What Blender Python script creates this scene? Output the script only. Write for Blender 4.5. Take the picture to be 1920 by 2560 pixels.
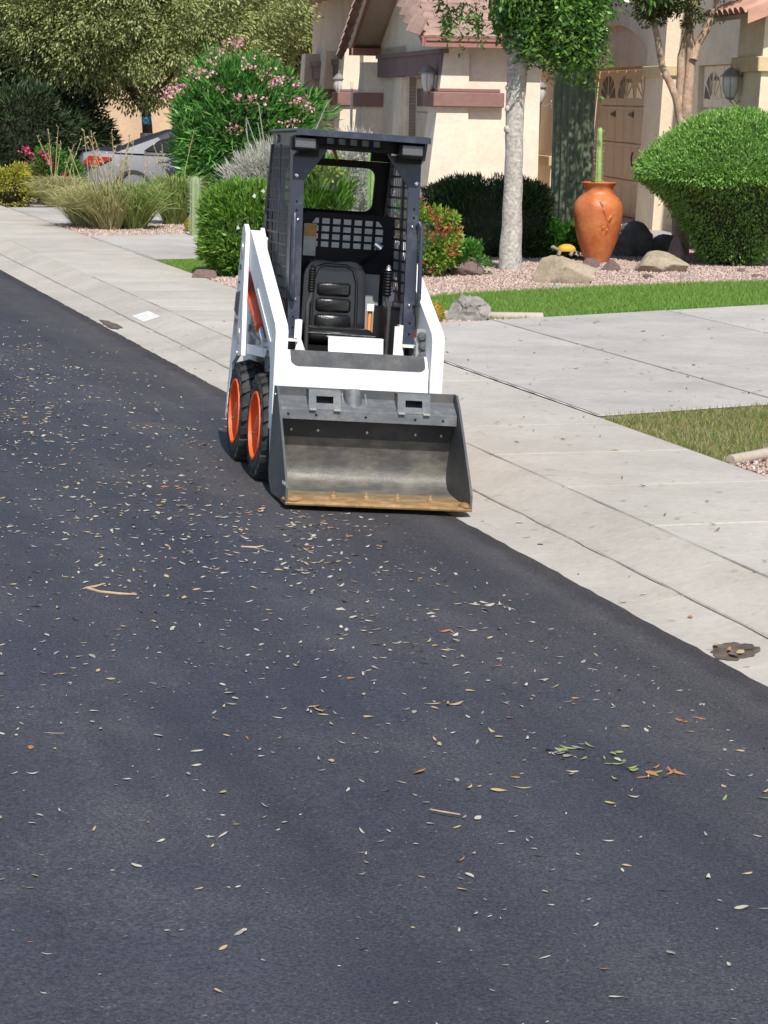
import bpy, bmesh, math, random
import numpy as np
from mathutils import Matrix, Vector
for o in list(bpy.data.objects): bpy.data.objects.remove(o)
R = math.radians
rng = np.random.default_rng(11)
random.seed(5)
scene = bpy.context.scene
col = scene.collection
# ------------------------------------------------------------------ camera
F, CX, CY, HC, HZ = 6000., 960., 1280., 2.05, 245.      # focal length and centre in photo pixels, eye height
PT = math.atan((CY - HZ) / F); RO = R(1.0)
fw = np.array([0, math.cos(PT), -math.sin(PT)]); up0 = np.array([0, math.sin(PT), math.cos(PT)]); rt0 = np.array([1., 0, 0])
rt = math.cos(RO) * rt0 + math.sin(RO) * up0; up = math.cos(RO) * up0 - math.sin(RO) * rt0
cam = bpy.data.cameras.new('camera'); camo = bpy.data.objects.new('camera', cam); col.objects.link(camo)
cam.sensor_fit = 'HORIZONTAL'; cam.sensor_width = 36; cam.lens = F / 1920 * 36; cam.clip_start = .1; cam.clip_end = 2000
camo.matrix_world = Matrix(((rt[0], up[0], -fw[0], 0), (rt[1], up[1], -fw[1], 0), (rt[2], up[2], -fw[2], HC), (0, 0, 0, 1)))
scene.camera = camo
# ------------------------------------------------------------------ light
SUN_AZ, SUN_EL = R(11), R(50)          # sun stands behind the camera, a little to the right
sdir = Vector((math.sin(SUN_AZ) * math.cos(SUN_EL), -math.cos(SUN_AZ) * math.cos(SUN_EL), math.sin(SUN_EL)))
world = bpy.data.worlds.new('World'); scene.world = world; world.use_nodes = True
wn = world.node_tree.nodes; wl = world.node_tree.links
sky = wn.new('ShaderNodeTexSky'); sky.sky_type = 'NISHITA'; sky.sun_disc = False
sky.sun_elevation = SUN_EL; sky.sun_rotation = math.pi - SUN_AZ
sky.air_density = 1.0; sky.dust_density = .6
wn['Background'].inputs['Strength'].default_value = .13
wl.new(sky.outputs[0], wn['Background'].inputs['Color'])
sl = bpy.data.lights.new('sun', 'SUN'); sl.energy = 4.6; sl.angle = R(.53); sl.color = (1, .955, .88)
so = bpy.data.objects.new('sun', sl); col.objects.link(so); so.rotation_euler = sdir.to_track_quat('Z', 'Y').to_euler(); so.location = (5, -10, 20)
scene.view_settings.view_transform = 'Standard'; scene.view_settings.look = 'None'
scene.view_settings.exposure = .14; scene.view_settings.gamma = 1
scene.render.resolution_x = 768; scene.render.resolution_y = 1024
scene.render.engine = 'CYCLES'
# ------------------------------------------------------------------ layout helpers
def gpt(x, y, z=.13):                   # where a photo pixel meets a horizontal level
    d = fw + rt * (x - CX) / F - up * (y - CY) / F
    t = (z - HC) / d[2]; return np.array([0, 0, HC]) + t * d
def at(x, y, Y):                        # a photo pixel at a known distance down the view
    d = fw + rt * (x - CX) / F - up * (y - CY) / F
    return np.array([0, 0, HC]) + d * (Y / d[1])
OS = np.array([.28, 12, 0]); US = np.array([-.287, .958, 0]); VS = np.array([.958, .287, 0])
def W(u, v, z=0): return tuple(OS + US * u + VS * v + np.array([0, 0, z]))   # street frame: u along the kerb, v towards the houses
def rnd(a, b): return random.uniform(a, b)
# ------------------------------------------------------------------ materials
def mat(name, c, rough=.7, metal=0, var=0., vs=8., bump=0., bs=60., c2=None, spec=.5, fine=0., fs=200., coat=0., object_co=True):
    m = bpy.data.materials.new(name); m.use_nodes = True
    n = m.node_tree.nodes; l = m.node_tree.links; p = n['Principled BSDF']
    p.inputs['Roughness'].default_value = rough; p.inputs['Metallic'].default_value = metal
    p.inputs['Specular IOR Level'].default_value = spec
    if coat: p.inputs['Coat Weight'].default_value = coat; p.inputs['Coat Roughness'].default_value = .1
    c = tuple(c) + (1,)
    p.inputs['Base Color'].default_value = c
    tc = n.new('ShaderNodeTexCoord'); g = n.new('ShaderNodeNewGeometry')
    co = tc.outputs['Object'] if object_co else g.outputs['Position']
    cur = None
    if var or c2:
        t = n.new('ShaderNodeTexNoise'); t.inputs['Scale'].default_value = vs; t.inputs['Detail'].default_value = 6; t.inputs['Roughness'].default_value = .62
        l.new(co, t.inputs['Vector'])
        r = n.new('ShaderNodeValToRGB'); r.color_ramp.elements[0].position = .32; r.color_ramp.elements[1].position = .68
        a = c if c2 is None else c
        b = tuple(min(1, x * (1 + var)) for x in c[:3]) + (1,) if c2 is None else tuple(c2) + (1,)
        a = tuple(x * (1 - var) for x in c[:3]) + (1,) if c2 is None else c
        r.color_ramp.elements[0].color = a; r.color_ramp.elements[1].color = b
        l.new(t.outputs['Fac'], r.inputs['Fac']); cur = r.outputs['Color']
    if fine:
        t = n.new('ShaderNodeTexNoise'); t.inputs['Scale'].default_value = fs; t.inputs['Detail'].default_value = 3
        l.new(co, t.inputs['Vector'])
        mr = n.new('ShaderNodeMapRange'); mr.inputs['From Min'].default_value = .3; mr.inputs['From Max'].default_value = .7
        mr.inputs['To Min'].default_value = 1 - fine; mr.inputs['To Max'].default_value = 1 + fine
        l.new(t.outputs['Fac'], mr.inputs['Value'])
        mx = n.new('ShaderNodeVectorMath'); mx.operation = 'SCALE'
        if cur: l.new(cur, mx.inputs[0])
        else: mx.inputs[0].default_value = c[:3]
        l.new(mr.outputs[0], mx.inputs['Scale']); cur = mx.outputs[0]
    if cur: l.new(cur, p.inputs['Base Color'])
    if bump:
        t = n.new('ShaderNodeTexNoise'); t.inputs['Scale'].default_value = bs; t.inputs['Detail'].default_value = 4
        l.new(co, t.inputs['Vector'])
        b = n.new('ShaderNodeBump'); b.inputs['Strength'].default_value = min(1, bump); b.inputs['Distance'].default_value = .01
        l.new(t.outputs['Fac'], b.inputs['Height']); l.new(b.outputs[0], p.inputs['Normal'])
    return m
def leafmat(name, cols, trans=.35, rough=.5, spec=.4):
    """foliage: every leaf takes its own tone from the list"""
    m = bpy.data.materials.new(name); m.use_nodes = True
    n = m.node_tree.nodes; l = m.node_tree.links; p = n['Principled BSDF']; out = n['Material Output']
    g = n.new('ShaderNodeNewGeometry'); r = n.new('ShaderNodeValToRGB'); cr = r.color_ramp
    cr.interpolation = 'LINEAR'
    while len(cr.elements) < len(cols): cr.elements.new(.5)
    for i, c in enumerate(cols):
        cr.elements[i].position = i / max(1, len(cols) - 1); cr.elements[i].color = tuple(c) + (1,)
    l.new(g.outputs['Random Per Island'], r.inputs['Fac']); l.new(r.outputs[0], p.inputs['Base Color'])
    p.inputs['Roughness'].default_value = rough; p.inputs['Specular IOR Level'].default_value = spec
    t = n.new('ShaderNodeBsdfTranslucent'); l.new(r.outputs[0], t.inputs['Color'])
    mx = n.new('ShaderNodeMixShader'); mx.inputs[0].default_value = trans
    l.new(p.outputs[0], mx.inputs[1]); l.new(t.outputs[0], mx.inputs[2]); l.new(mx.outputs[0], out.inputs['Surface'])
    return m
def glassmat(name, tint, alpha=.25, rough=.03):
    m = bpy.data.materials.new(name); m.use_nodes = True
    n = m.node_tree.nodes; l = m.node_tree.links; out = n['Material Output']
    tr = n.new('ShaderNodeBsdfTransparent'); tr.inputs['Color'].default_value = tuple(tint) + (1,)
    gl = n.new('ShaderNodeBsdfGlossy'); gl.inputs['Roughness'].default_value = rough
    mx = n.new('ShaderNodeMixShader'); mx.inputs[0].default_value = alpha
    l.new(tr.outputs[0], mx.inputs[1]); l.new(gl.outputs[0], mx.inputs[2]); l.new(mx.outputs[0], out.inputs['Surface'])
    return m
# ------------------------------------------------------------------ mesh helpers
class MB:
    def __init__(s): s.v = []; s.f = []; s.smooth = False
    def add(s, vs, fs):
        k = len(s.v); s.v += [tuple(map(float, p)) for p in vs]; s.f += [tuple(i + k for i in f) for f in fs]; return s
    def box(s, x0, x1, y0, y1, z0, z1, fn=None):
        vs = [(x, y, z) for x in (x0, x1) for y in (y0, y1) for z in (z0, z1)]
        if fn: vs = [fn(*p) for p in vs]
        return s.add(vs, [(0, 1, 3, 2), (4, 6, 7, 5), (0, 4, 5, 1), (2, 3, 7, 6), (0, 2, 6, 4), (1, 5, 7, 3)])
    def cbox(s, x0, x1, y0, y1, z0, z1, b=.01, fn=None):     # chamfered box
        P = []; idx = {}
        def pt(*p):
            p = tuple(round(c, 6) for c in p)
            if p not in idx: idx[p] = len(P); P.append(p)
            return idx[p]
        X, Y, Z = (x0, x1), (y0, y1), (z0, z1); sg = (1, -1); fs = []
        c = {}
        for i in (0, 1):
            for j in (0, 1):
                for k in (0, 1):
                    c[i, j, k] = (pt(X[i], Y[j] + sg[j] * b, Z[k] + sg[k] * b), pt(X[i] + sg[i] * b, Y[j], Z[k] + sg[k] * b), pt(X[i] + sg[i] * b, Y[j] + sg[j] * b, Z[k]))
                    fs.append(c[i, j, k])
        for i in (0, 1):
            fs.append((c[i, 0, 0][0], c[i, 1, 0][0], c[i, 1, 1][0], c[i, 0, 1][0]))
            fs.append((c[0, i, 0][1], c[1, i, 0][1], c[1, i, 1][1], c[0, i, 1][1]))
            fs.append((c[0, 0, i][2], c[1, 0, i][2], c[1, 1, i][2], c[0, 1, i][2]))
        for a in (0, 1):
            for d in (0, 1):
                fs.append((c[a, d, 0][0], c[a, d, 1][0], c[a, d, 1][1], c[a, d, 0][1]))
                fs.append((c[a, 0, d][0], c[a, 1, d][0], c[a, 1, d][2], c[a, 0, d][2]))
                fs.append((c[0, a, d][1], c[1, a, d][1], c[1, a, d][2], c[0, a, d][2]))
        if fn: P = [fn(*p) for p in P]
        return s.add(P, fs)
    def prism(s, poly, a, b, ax='x', fn=None):               # polygon pushed along an axis
        n = len(poly)
        def mk(p, q, h): return {'x': (h, p, q), 'y': (p, h, q), 'z': (p, q, h)}[ax]
        vs = [mk(p, q, a) for p, q in poly] + [mk(p, q, b) for p, q in poly]
        if fn: vs = [fn(*p) for p in vs]
        return s.add(vs, [tuple(range(n))[::-1], tuple(range(n, 2 * n))] + [(i, (i + 1) % n, n + (i + 1) % n, n + i) for i in range(n)])
    def tube(s, path, r, seg=8, cap=True, r2=None):
        pts = [Vector(p) for p in path]; n = len(pts); vs = []; fs = []
        rs = r if isinstance(r, (list, tuple)) else [r] * n
        ref = None
        for i, p in enumerate(pts):
            d = (pts[min(i + 1, n - 1)] - pts[max(i - 1, 0)]).normalized()
            if ref is None:
                ref = d.orthogonal().normalized()
            a = (ref - d * ref.dot(d)).normalized(); b = d.cross(a); ref = a
            for k in range(seg):
                t = 2 * math.pi * k / seg; vs.append(p + (a * math.cos(t) + b * math.sin(t)) * rs[i])
        for i in range(n - 1):
            for k in range(seg): fs.append((i * seg + k, i * seg + (k + 1) % seg, (i + 1) * seg + (k + 1) % seg, (i + 1) * seg + k))
        if cap: fs.append(tuple(range(seg))[::-1]); fs.append(tuple(range((n - 1) * seg, n * seg)))
        return s.add(vs, fs)
    def lathe(s, prof, seg=32, ax='z', cap=False, fn=None):  # profile of (radius, height)
        n = len(prof); vs = []; fs = []
        for r_, h in prof:
            for k in range(seg):
                t = 2 * math.pi * k / seg; a, b = r_ * math.cos(t), r_ * math.sin(t)
                vs.append((a, b, h) if ax == 'z' else (h, a, b) if ax == 'x' else (a, h, b))
        if fn: vs = [fn(*p) for p in vs]
        for i in range(n - 1):
            for k in range(seg): fs.append((i * seg + k, i * seg + (k + 1) % seg, (i + 1) * seg + (k + 1) % seg, (i + 1) * seg + k))
        if cap: fs.append(tuple(range(seg))[::-1]); fs.append(tuple(range((n - 1) * seg, n * seg)))
        return s.add(vs, fs)
    def ball(s, c, r, seg=10, rings=6, fn=None):
        rx, ry, rz = r if isinstance(r, (tuple, list)) else (r, r, r); vs = []; fs = []
        for i in range(rings + 1):
            ph = math.pi * i / rings
            for k in range(seg):
                t = 2 * math.pi * k / seg; vs.append((c[0] + rx * math.sin(ph) * math.cos(t), c[1] + ry * math.sin(ph) * math.sin(t), c[2] + rz * math.cos(ph)))
        if fn: vs = [fn(*p) for p in vs]
        for i in range(rings):
            for k in range(seg): fs.append((i * seg + k, (i + 1) * seg + k, (i + 1) * seg + (k + 1) % seg, i * seg + (k + 1) % seg))
        return s.add(vs, fs)
    def mesh(s, name, m, smooth=None):
        me = bpy.data.meshes.new(name); me.from_pydata(s.v, [], s.f)
        bm = bmesh.new(); bm.from_mesh(me); bmesh.ops.remove_doubles(bm, verts=bm.verts, dist=1e-5)
        bmesh.ops.recalc_face_normals(bm, faces=bm.faces); bm.to_mesh(me); bm.free()
        me.materials.append(m)
        if smooth: me.shade_smooth(); me.set_sharp_from_angle(angle=R(smooth))
        return me
    def build(s, name, m, parent=None, smooth=None):
        return link(name, s.mesh(name, m, smooth), parent)
def link(name, me, parent=None):
    o = bpy.data.objects.new(name, me); col.objects.link(o)
    if parent: o.parent = parent
    return o
def tag(o, label=None, cat=None, group=None, kind=None):
    for k, v in (('label', label), ('category', cat), ('group', group), ('kind', kind)):
        if v: o[k] = v
    return o
def thing(name, label, cat, loc=(0, 0, 0), rz=0, group=None):
    o = bpy.data.objects.new(name, None); col.objects.link(o); o.empty_display_size = .1
    o.location = tuple(map(float, loc)); o.rotation_euler = (0, 0, rz); return tag(o, label, cat, group)
def fast(name, v, f, m, parent=None):                        # big meshes straight from arrays; f is (n, k)
    me = bpy.data.meshes.new(name); v = np.asarray(v, np.float32); f = np.asarray(f, np.int32); k = f.shape[1]
    me.vertices.add(len(v)); me.vertices.foreach_set('co', v.ravel())
    me.loops.add(f.size); me.loops.foreach_set('vertex_index', f.ravel())
    me.polygons.add(len(f)); me.polygons.foreach_set('loop_start', np.arange(0, f.size, k, dtype=np.int32)); me.polygons.foreach_set('loop_total', np.full(len(f), k, np.int32))
    me.update(calc_edges=True); me.materials.append(m); return link(name, me, parent)
def unit(a): return a / (np.linalg.norm(a, axis=1, keepdims=True) + 1e-9)
def leaves(name, p, d, L, Wd, m, parent=None, bend=.15):     # one folded blade per leaf
    n = len(p); d = unit(d); s = unit(np.cross(d, rng.normal(size=(n, 3)))); nn = np.cross(d, s)
    L = np.broadcast_to(L, (n,)).reshape(-1, 1) * rng.uniform(.7, 1.3, (n, 1)); Wd = np.broadcast_to(Wd, (n,)).reshape(-1, 1) * rng.uniform(.75, 1.25, (n, 1))
    mid = p + d * L * .48 - nn * L * bend * .3
    v = np.stack([p, mid + s * Wd / 2 + nn * Wd * .2, p + d * L - nn * L * bend, mid - s * Wd / 2 + nn * Wd * .2], 1).reshape(-1, 3)
    return fast(name, v, np.arange(4 * n).reshape(n, 4), m, parent)
def ell(n, c, r, lo=0., hi=1.):                              # points through an ellipsoid's outer part
    q = unit(rng.normal(size=(n, 3))); k = rng.uniform(lo ** 3, hi ** 3, (n, 1)) ** (1 / 3); return np.array(c) + q * k * np.array(r), q
def clumps(n, c, r, k, cs, lo=.3, flat=.8):                  # clumped crown: tufts spread through an ellipsoid
    cc, _ = ell(k, c, r, lo, 1.); i = rng.integers(0, k, n); sz = rng.uniform(.6, 1.3, k)[i][:, None]
    off = unit(rng.normal(size=(n, 3))) * rng.uniform(0, 1, (n, 1)) ** .5
    p = cc[i] + off * cs * sz * np.array([1, 1, flat]); return p, unit(off + (p - np.array(c)) / np.array(r) * .6)
def noise3(p, s, seed=0):                                    # cheap smooth noise for shapes
    q = np.asarray(p) * s + seed; return (np.sin(q[..., 0] * 1.7 + 1.3 * np.sin(q[..., 1])) + np.sin(q[..., 1] * 2.1 + 1.1 * np.sin(q[..., 2])) + np.sin(q[..., 2] * 1.9 + 1.2 * np.sin(q[..., 0]))) / 3
def rock(name, label, loc, r, m, seed, cat='rock', rough=.22, rz=0, parent=None, freq=2.2):
    bm = bmesh.new(); bmesh.ops.create_icosphere(bm, subdivisions=4, radius=1)
    rr = np.random.default_rng(int(seed * 7 + 1)); cuts = unit(rr.normal(size=(13, 3)) * np.array([1, 1, .9])); cd = rr.uniform(.62, .88, 13)
    for v in bm.verts:
        p = np.array(v.co); q = p * (1 + rough * .7 * noise3(p, freq, seed))
        for c, h in zip(cuts, cd):                          # broken faces
            e = q @ c - h
            if e > 0: q = q - c * e * .93
        q = q * (1 + rough * .16 * noise3(p, freq * 3.6, seed * 3) + rough * .10 * noise3(p, freq * 9, seed * 5))
        v.co = Vector((q[0] * r[0] * 1.18, q[1] * r[1] * 1.18, max(q[2], -.42) * r[2] * 1.15))
    me = bpy.data.meshes.new(name); bm.to_mesh(me); bm.free(); me.materials.append(m); me.shade_smooth(); me.set_sharp_from_angle(angle=R(28))
    o = link(name, me, parent); o.location = (loc[0], loc[1], loc[2] + r[2] * .4); o.rotation_euler = (0, 0, rz)
    if label: tag(o, label, cat)
    return o
# ================================================================== THE SETTING
def asphaltmat(name, base, brown):
    m = bpy.data.materials.new(name); m.use_nodes = True
    n = m.node_tree.nodes; l = m.node_tree.links; p = n['Principled BSDF']
    g = n.new('ShaderNodeNewGeometry'); co = g.outputs['Position']
    def noise(s, det=5, ro=.6):
        t = n.new('ShaderNodeTexNoise'); t.inputs['Scale'].default_value = s; t.inputs['Detail'].default_value = det; t.inputs['Roughness'].default_value = ro; l.new(co, t.inputs['Vector']); return t.outputs['Fac']
    def ramp(f, a, b, ca, cb):
        r = n.new('ShaderNodeValToRGB'); r.color_ramp.elements[0].position = a; r.color_ramp.elements[1].position = b
        r.color_ramp.elements[0].color = tuple(ca) + (1,); r.color_ramp.elements[1].color = tuple(cb) + (1,); l.new(f, r.inputs[0]); return r.outputs[0]
    def mix(f, a, b, mode='MIX'):
        x = n.new('ShaderNodeMix'); x.data_type = 'RGBA'; x.blend_type = mode
        if isinstance(f, float): x.inputs[0].default_value = f
        else: l.new(f, x.inputs[0])
        l.new(a, x.inputs[6]); l.new(b, x.inputs[7]); return x.outputs[2]
    m1 = n.new('ShaderNodeMapping'); m1.inputs['Rotation'].default_value = (0, 0, R(-106.7)); l.new(co, m1.inputs[0])
    m2 = n.new('ShaderNodeMapping'); m2.inputs['Scale'].default_value = (.10, 1, 1); l.new(m1.outputs[0], m2.inputs[0])
    ts = n.new('ShaderNodeTexNoise'); ts.inputs['Scale'].default_value = 2.3; ts.inputs['Detail'].default_value = 5; ts.inputs['Roughness'].default_value = .6; l.new(m2.outputs[0], ts.inputs['Vector'])
    streak = ramp(ts.outputs['Fac'], .36, .66, (.80, .80, .82), (1.28, 1.26, 1.2))
    c1 = mix(1., ramp(noise(.55, 6, .65), .35, .7, base, brown), streak, 'MULTIPLY')
    dust = ramp(noise(1.7, 8, .7), .52, .76, (1, 1, 1), (1.5, 1.42, 1.3))
    c2 = mix(1., c1, dust, 'MULTIPLY')
    speck = ramp(noise(95, 2, .8), .34, .68, (.52, .52, .54), (1.65, 1.62, 1.57))
    c3 = mix(1., c2, speck, 'MULTIPLY')
    stone = ramp(noise(60, 2, .5), .68, .76, (1, 1, 1), (2.6, 2.5, 2.4))
    c4 = mix(1., c3, stone, 'MULTIPLY')
    vd = n.new('ShaderNodeVectorMath'); vd.operation = 'DOT_PRODUCT'; vd.inputs[1].default_value = tuple(VS); l.new(co, vd.inputs[0])       # tar rich seam along the gutter
    jt = n.new('ShaderNodeMath'); jt.operation = 'MULTIPLY_ADD'; jt.inputs[1].default_value = .22; l.new(noise(3.5, 5, .6), jt.inputs[0]); l.new(vd.outputs['Value'], jt.inputs[2])
    v0 = float(OS @ VS) + .11; er = n.new('ShaderNodeMapRange'); er.inputs['From Min'].default_value = v0 - .26; er.inputs['From Max'].default_value = v0 - .08; l.new(jt.outputs[0], er.inputs[0])
    edge = ramp(er.outputs[0], .55, 1., (1, 1, 1), (.60, .56, .52))
    wr = n.new('ShaderNodeMapRange'); wr.inputs['From Min'].default_value = v0 - 1.3; wr.inputs['From Max'].default_value = v0 - .25; l.new(jt.outputs[0], wr.inputs[0])
    brn = ramp(wr.outputs[0], 0., 1., (1, 1, 1), (1.35, 1.22, 1.02)); c4 = mix(1., mix(1., c4, brn, 'MULTIPLY'), edge, 'MULTIPLY')
    grit = ramp(noise(120, 3, .75), .56, .68, (0, 0, 0), (.10, .095, .085)); zone = ramp(noise(1.1, 6, .65), .45, .68, (.12, .12, .12), (1, 1, 1)); c4 = mix(1., c4, mix(1., grit, zone, 'MULTIPLY'), 'ADD')
    l.new(c4, p.inputs['Base Color']); p.inputs['Roughness'].default_value = .72; p.inputs['Specular IOR Level'].default_value = .45
    b = n.new('ShaderNodeBump'); b.inputs['Strength'].default_value = .55; b.inputs['Distance'].default_value = .006
    l.new(noise(140, 3, .7), b.inputs['Height']); l.new(b.outputs[0], p.inputs['Normal'])
    return m
def concretemat(name, base, stain, bs=180):
    m = bpy.data.materials.new(name); m.use_nodes = True
    n = m.node_tree.nodes; l = m.node_tree.links; p = n['Principled BSDF']
    g = n.new('ShaderNodeNewGeometry'); co = g.outputs['Position']
    def noise(s, det=5, ro=.6):
        t = n.new('ShaderNodeTexNoise'); t.inputs['Scale'].default_value = s; t.inputs['Detail'].default_value = det; t.inputs['Roughness'].default_value = ro; l.new(co, t.inputs['Vector']); return t.outputs['Fac']
    r = n.new('ShaderNodeValToRGB'); e = r.color_ramp.elements; e[0].position = .28; e[1].position = .62
    e[0].color = tuple(stain) + (1,); e[1].color = tuple(base) + (1,); l.new(noise(1.3, 8, .68), r.inputs[0])
    r2 = n.new('ShaderNodeValToRGB'); e = r2.color_ramp.elements; e[0].position = .3; e[1].position = .7; e[0].color = (.9, .9, .9, 1); e[1].color = (1.08, 1.08, 1.08, 1); l.new(noise(28, 6, .7), r2.inputs[0])
    r3 = n.new('ShaderNodeValToRGB'); e = r3.color_ramp.elements; e[0].position = .27; e[1].position = .36; e[0].color = (.80, .78, .75, 1); e[1].color = (1, 1, 1, 1); l.new(noise(11, 3, .5), r3.inputs[0])
    x = n.new('ShaderNodeMix'); x.data_type = 'RGBA'; x.blend_type = 'MULTIPLY'; x.inputs[0].default_value = 1; l.new(r.outputs[0], x.inputs[6]); l.new(r2.outputs[0], x.inputs[7])
    y = n.new('ShaderNodeMix'); y.data_type = 'RGBA'; y.blend_type = 'MULTIPLY'; y.inputs[0].default_value = 1; l.new(x.outputs[2], y.inputs[6]); l.new(r3.outputs[0], y.inputs[7])
    at_ = n.new('ShaderNodeObjectInfo'); mr = n.new('ShaderNodeMapRange'); mr.inputs['To Min'].default_value = .93; mr.inputs['To Max'].default_value = 1.06; l.new(at_.outputs['Random'], mr.inputs[0])
    sc = n.new('ShaderNodeVectorMath'); sc.operation = 'SCALE'; l.new(y.outputs[2], sc.inputs[0]); l.new(mr.outputs[0], sc.inputs['Scale'])
    l.new(sc.outputs[0], p.inputs['Base Color']); p.inputs['Roughness'].default_value = .85; p.inputs['Specular IOR Level'].default_value = .3
    b = n.new('ShaderNodeBump'); b.inputs['Strength'].default_value = .25; b.inputs['Distance'].default_value = .004; l.new(noise(bs, 3, .7), b.inputs['Height']); l.new(b.outputs[0], p.inputs['Normal'])
    return m
M = {}
M['asphalt'] = asphaltmat('asphalt', (.031, .0335, .047), (.046, .0455, .053))
M['walk'] = concretemat('walk_concrete', (.50, .458, .40), (.40, .36, .31))
M['kerb'] = concretemat('kerb_concrete', (.49, .445, .385), (.38, .34, .29))
M['drive'] = concretemat('drive_concrete', (.475, .445, .405), (.36, .335, .30))
M['joint_dark'] = mat('joint_dirt', (.23, .20, .17), .95, var=.3, vs=20, object_co=False)
M['joint_pale'] = mat('joint_pale', (.74, .70, .62), .9, var=.1, vs=20, object_co=False)
M['soil'] = mat('soil', (.30, .23, .18), .95, var=.25, vs=6, bump=.6, bs=40, object_co=False)
M['gravel_bed'] = mat('gravel_bed', (.38, .28, .235), .95, var=.3, vs=30, bump=1, bs=45, c2=(.52, .42, .37), object_co=False)
M['turf'] = mat('turf', (.07, .145, .028), .95, var=.3, vs=5, c2=(.10, .22, .04), object_co=False)
M['turf_dry'] = mat('turf_dry', (.07, .11, .025), .95, vs=2.2, c2=(.22, .17, .07), object_co=False)
# ground sheet to the horizon
g = MB(); g.add([(-600, -300, -.22), (600, -300, -.22), (600, 900, -.22), (-600, 900, -.22)], [(0, 1, 2, 3)])
tag(g.build('ground', M['soil']), kind='structure')
# road with a crossfall to the gutter
def roadz(v):
    a = abs(v)
    return .07 * a if a < .9 else .063 + .055 * (1 - math.exp(-(a - .9) * 1.1))
vs_ = [-16, -9, -6, -4.5, -3.5, -2.8, -2.2, -1.7, -1.3, -1.0, -.8, -.6, -.4, -.25, -.13, -.04, -.004, .0]
us_ = [-16 + .1 * i for i in range(300)] + [14 + 1.5 * i for i in range(25)]
g = MB()
jit = lambda u: .002 * math.sin(u * 3.1) + .003 * math.sin(u * 7.7 + 1) + .003 * math.sin(u * 17.3) + .003 * math.sin(u * 29)
g.v = [W(u, v + (jit(u) * (1 if v > -.05 else 0)), -.01 if v == 0 else roadz(v) + (.006 if v > -.3 else .003 if v > -.5 else 0)) for u in us_ for v in vs_]; nv = len(vs_)
g.f = [(i * nv + j, i * nv + j + 1, (i + 1) * nv + j + 1, (i + 1) * nv + j) for i in range(len(us_) - 1) for j in range(nv - 1)]
tag(g.build('road', M['asphalt'], smooth=40), kind='structure')
# rolled kerb and gutter, cast in sections
kerb = MB(); pk = [(-.05, -.007), (.15, .004), (.33, .038), (.50, .088), (.60, .112)]
kerb.v = [W(u, v, z - .004) for u in (-16, 50) for v, z in pk]; kerb.f = [(i, i + 1, i + 6, i + 5) for i in range(4)]
kerb_o = tag(kerb.build('kerb', M['joint_pale']), kind='structure')
JP = 1.13; U0 = -2.41
PK = [(-.05, -.002), (.06, .002), (.15, .010), (.24, .024), (.33, .045), (.42, .071), (.50, .095), (.57, .113), (.61, .12)]
def slab_strip(name, prof, u0, u1, m, parent, gap=.009, skew=0.):
    b = MB(); n = len(prof)
    for u, s in ((u0 + gap, 1), (u1 - gap, -1)):
        b.v += [W(u, v, z) for v, z in prof] + [W(u, v, z - .05) for v, z in prof]
    for i in range(n - 1):
        b.f += [(i, i + 1, 2 * n + i + 1, 2 * n + i)]
    b.f += [tuple(range(n)) + tuple(range(2 * n - 1, n - 1, -1)), tuple(range(2 * n, 3 * n)) + tuple(range(4 * n - 1, 3 * n - 1, -1))]
    b.f += [(0, n, 3 * n, 2 * n), (n - 1, 2 * n - 1, 4 * n - 1, 3 * n - 1)]
    return b.build(name, m, parent, smooth=35)
k0 = -11
for i in range(k0, 40):
    if i < 14 or i % 2 == 0:
        slab_strip('kerb_section', PK, U0 + JP * i, U0 + JP * (i + (1 if i < 14 else 2)), M['kerb'], kerb_o)
# pavement of square slabs
pv = MB(); pv.v = [W(u, v, .1145) for u in (-16, 50) for v in (.625, 1.80)]; pv.f = [(0, 1, 3, 2)]
pav = tag(pv.build('pavement', M['joint_pale']), kind='structure')
for i in range(k0, 40):
    if i < 14 or i % 2 == 0:
        z = .12 + rnd(-.0015, .0015)
        slab_strip('slab', [(.628, z - .004), (.64, z), (1.795, z), (1.807, z - .004)], U0 + JP * i, U0 + JP * (i + (1 if i < 14 else 2)), M['walk'], pav, gap=.013)
# driveways of cast panels
def quad_slab(name, pts, z, m, parent, g=.014, th=.05):
    c = np.mean(np.array(pts), 0); q = []
    for p in pts:
        d = np.array(p) - c; q.append(c + d * (1 - g / np.linalg.norm(d) * 1.4))
    b = MB(); top = [W(a, v, z) for a, v in q]; bot = [W(a, v, z - th) for a, v in q]
    b.add(top + bot, [(0, 1, 2, 3), (7, 6, 5, 4)] + [(i, (i + 1) % 4, 4 + (i + 1) % 4, 4 + i) for i in range(4)]); return b.build(name, m, parent)
def driveway(name, lines, vcuts, mbase):
    b = MB(); f = lambda ln, v: ln[0] + ln[1] * (v - 1.83)
    b.v = [W(f(lines[0], vcuts[0]), vcuts[0], .115), W(f(lines[-1], vcuts[0]), vcuts[0], .115), W(f(lines[-1], vcuts[-1]), vcuts[-1], .115), W(f(lines[0], vcuts[-1]), vcuts[-1], .115)]; b.f = [(0, 1, 2, 3)]
    o = tag(b.build(name, mbase), kind='structure')
    for i in range(len(lines) - 1):
        for j in range(len(vcuts) - 1):
            a, c = vcuts[j], vcuts[j + 1]
            quad_slab('panel', [(f(lines[i], a), a), (f(lines[i + 1], a), a), (f(lines[i + 1], c), c), (f(lines[i], c), c)], .123 + rnd(-.001, .001), M['drive'], o)
    return o
driveway('driveway', [(2.46, .28), (4.23, .31), (6.0, .42), (8.15, .40)], [1.83, 3.3, 5.3, 7.6, 10.5], M['joint_pale'])
driveway('driveway', [(16.75, .3), (18.9, .34), (21.35, .36)], [1.83, 3.6, 5.6, 8.5, 12], M['joint_pale'])
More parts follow.
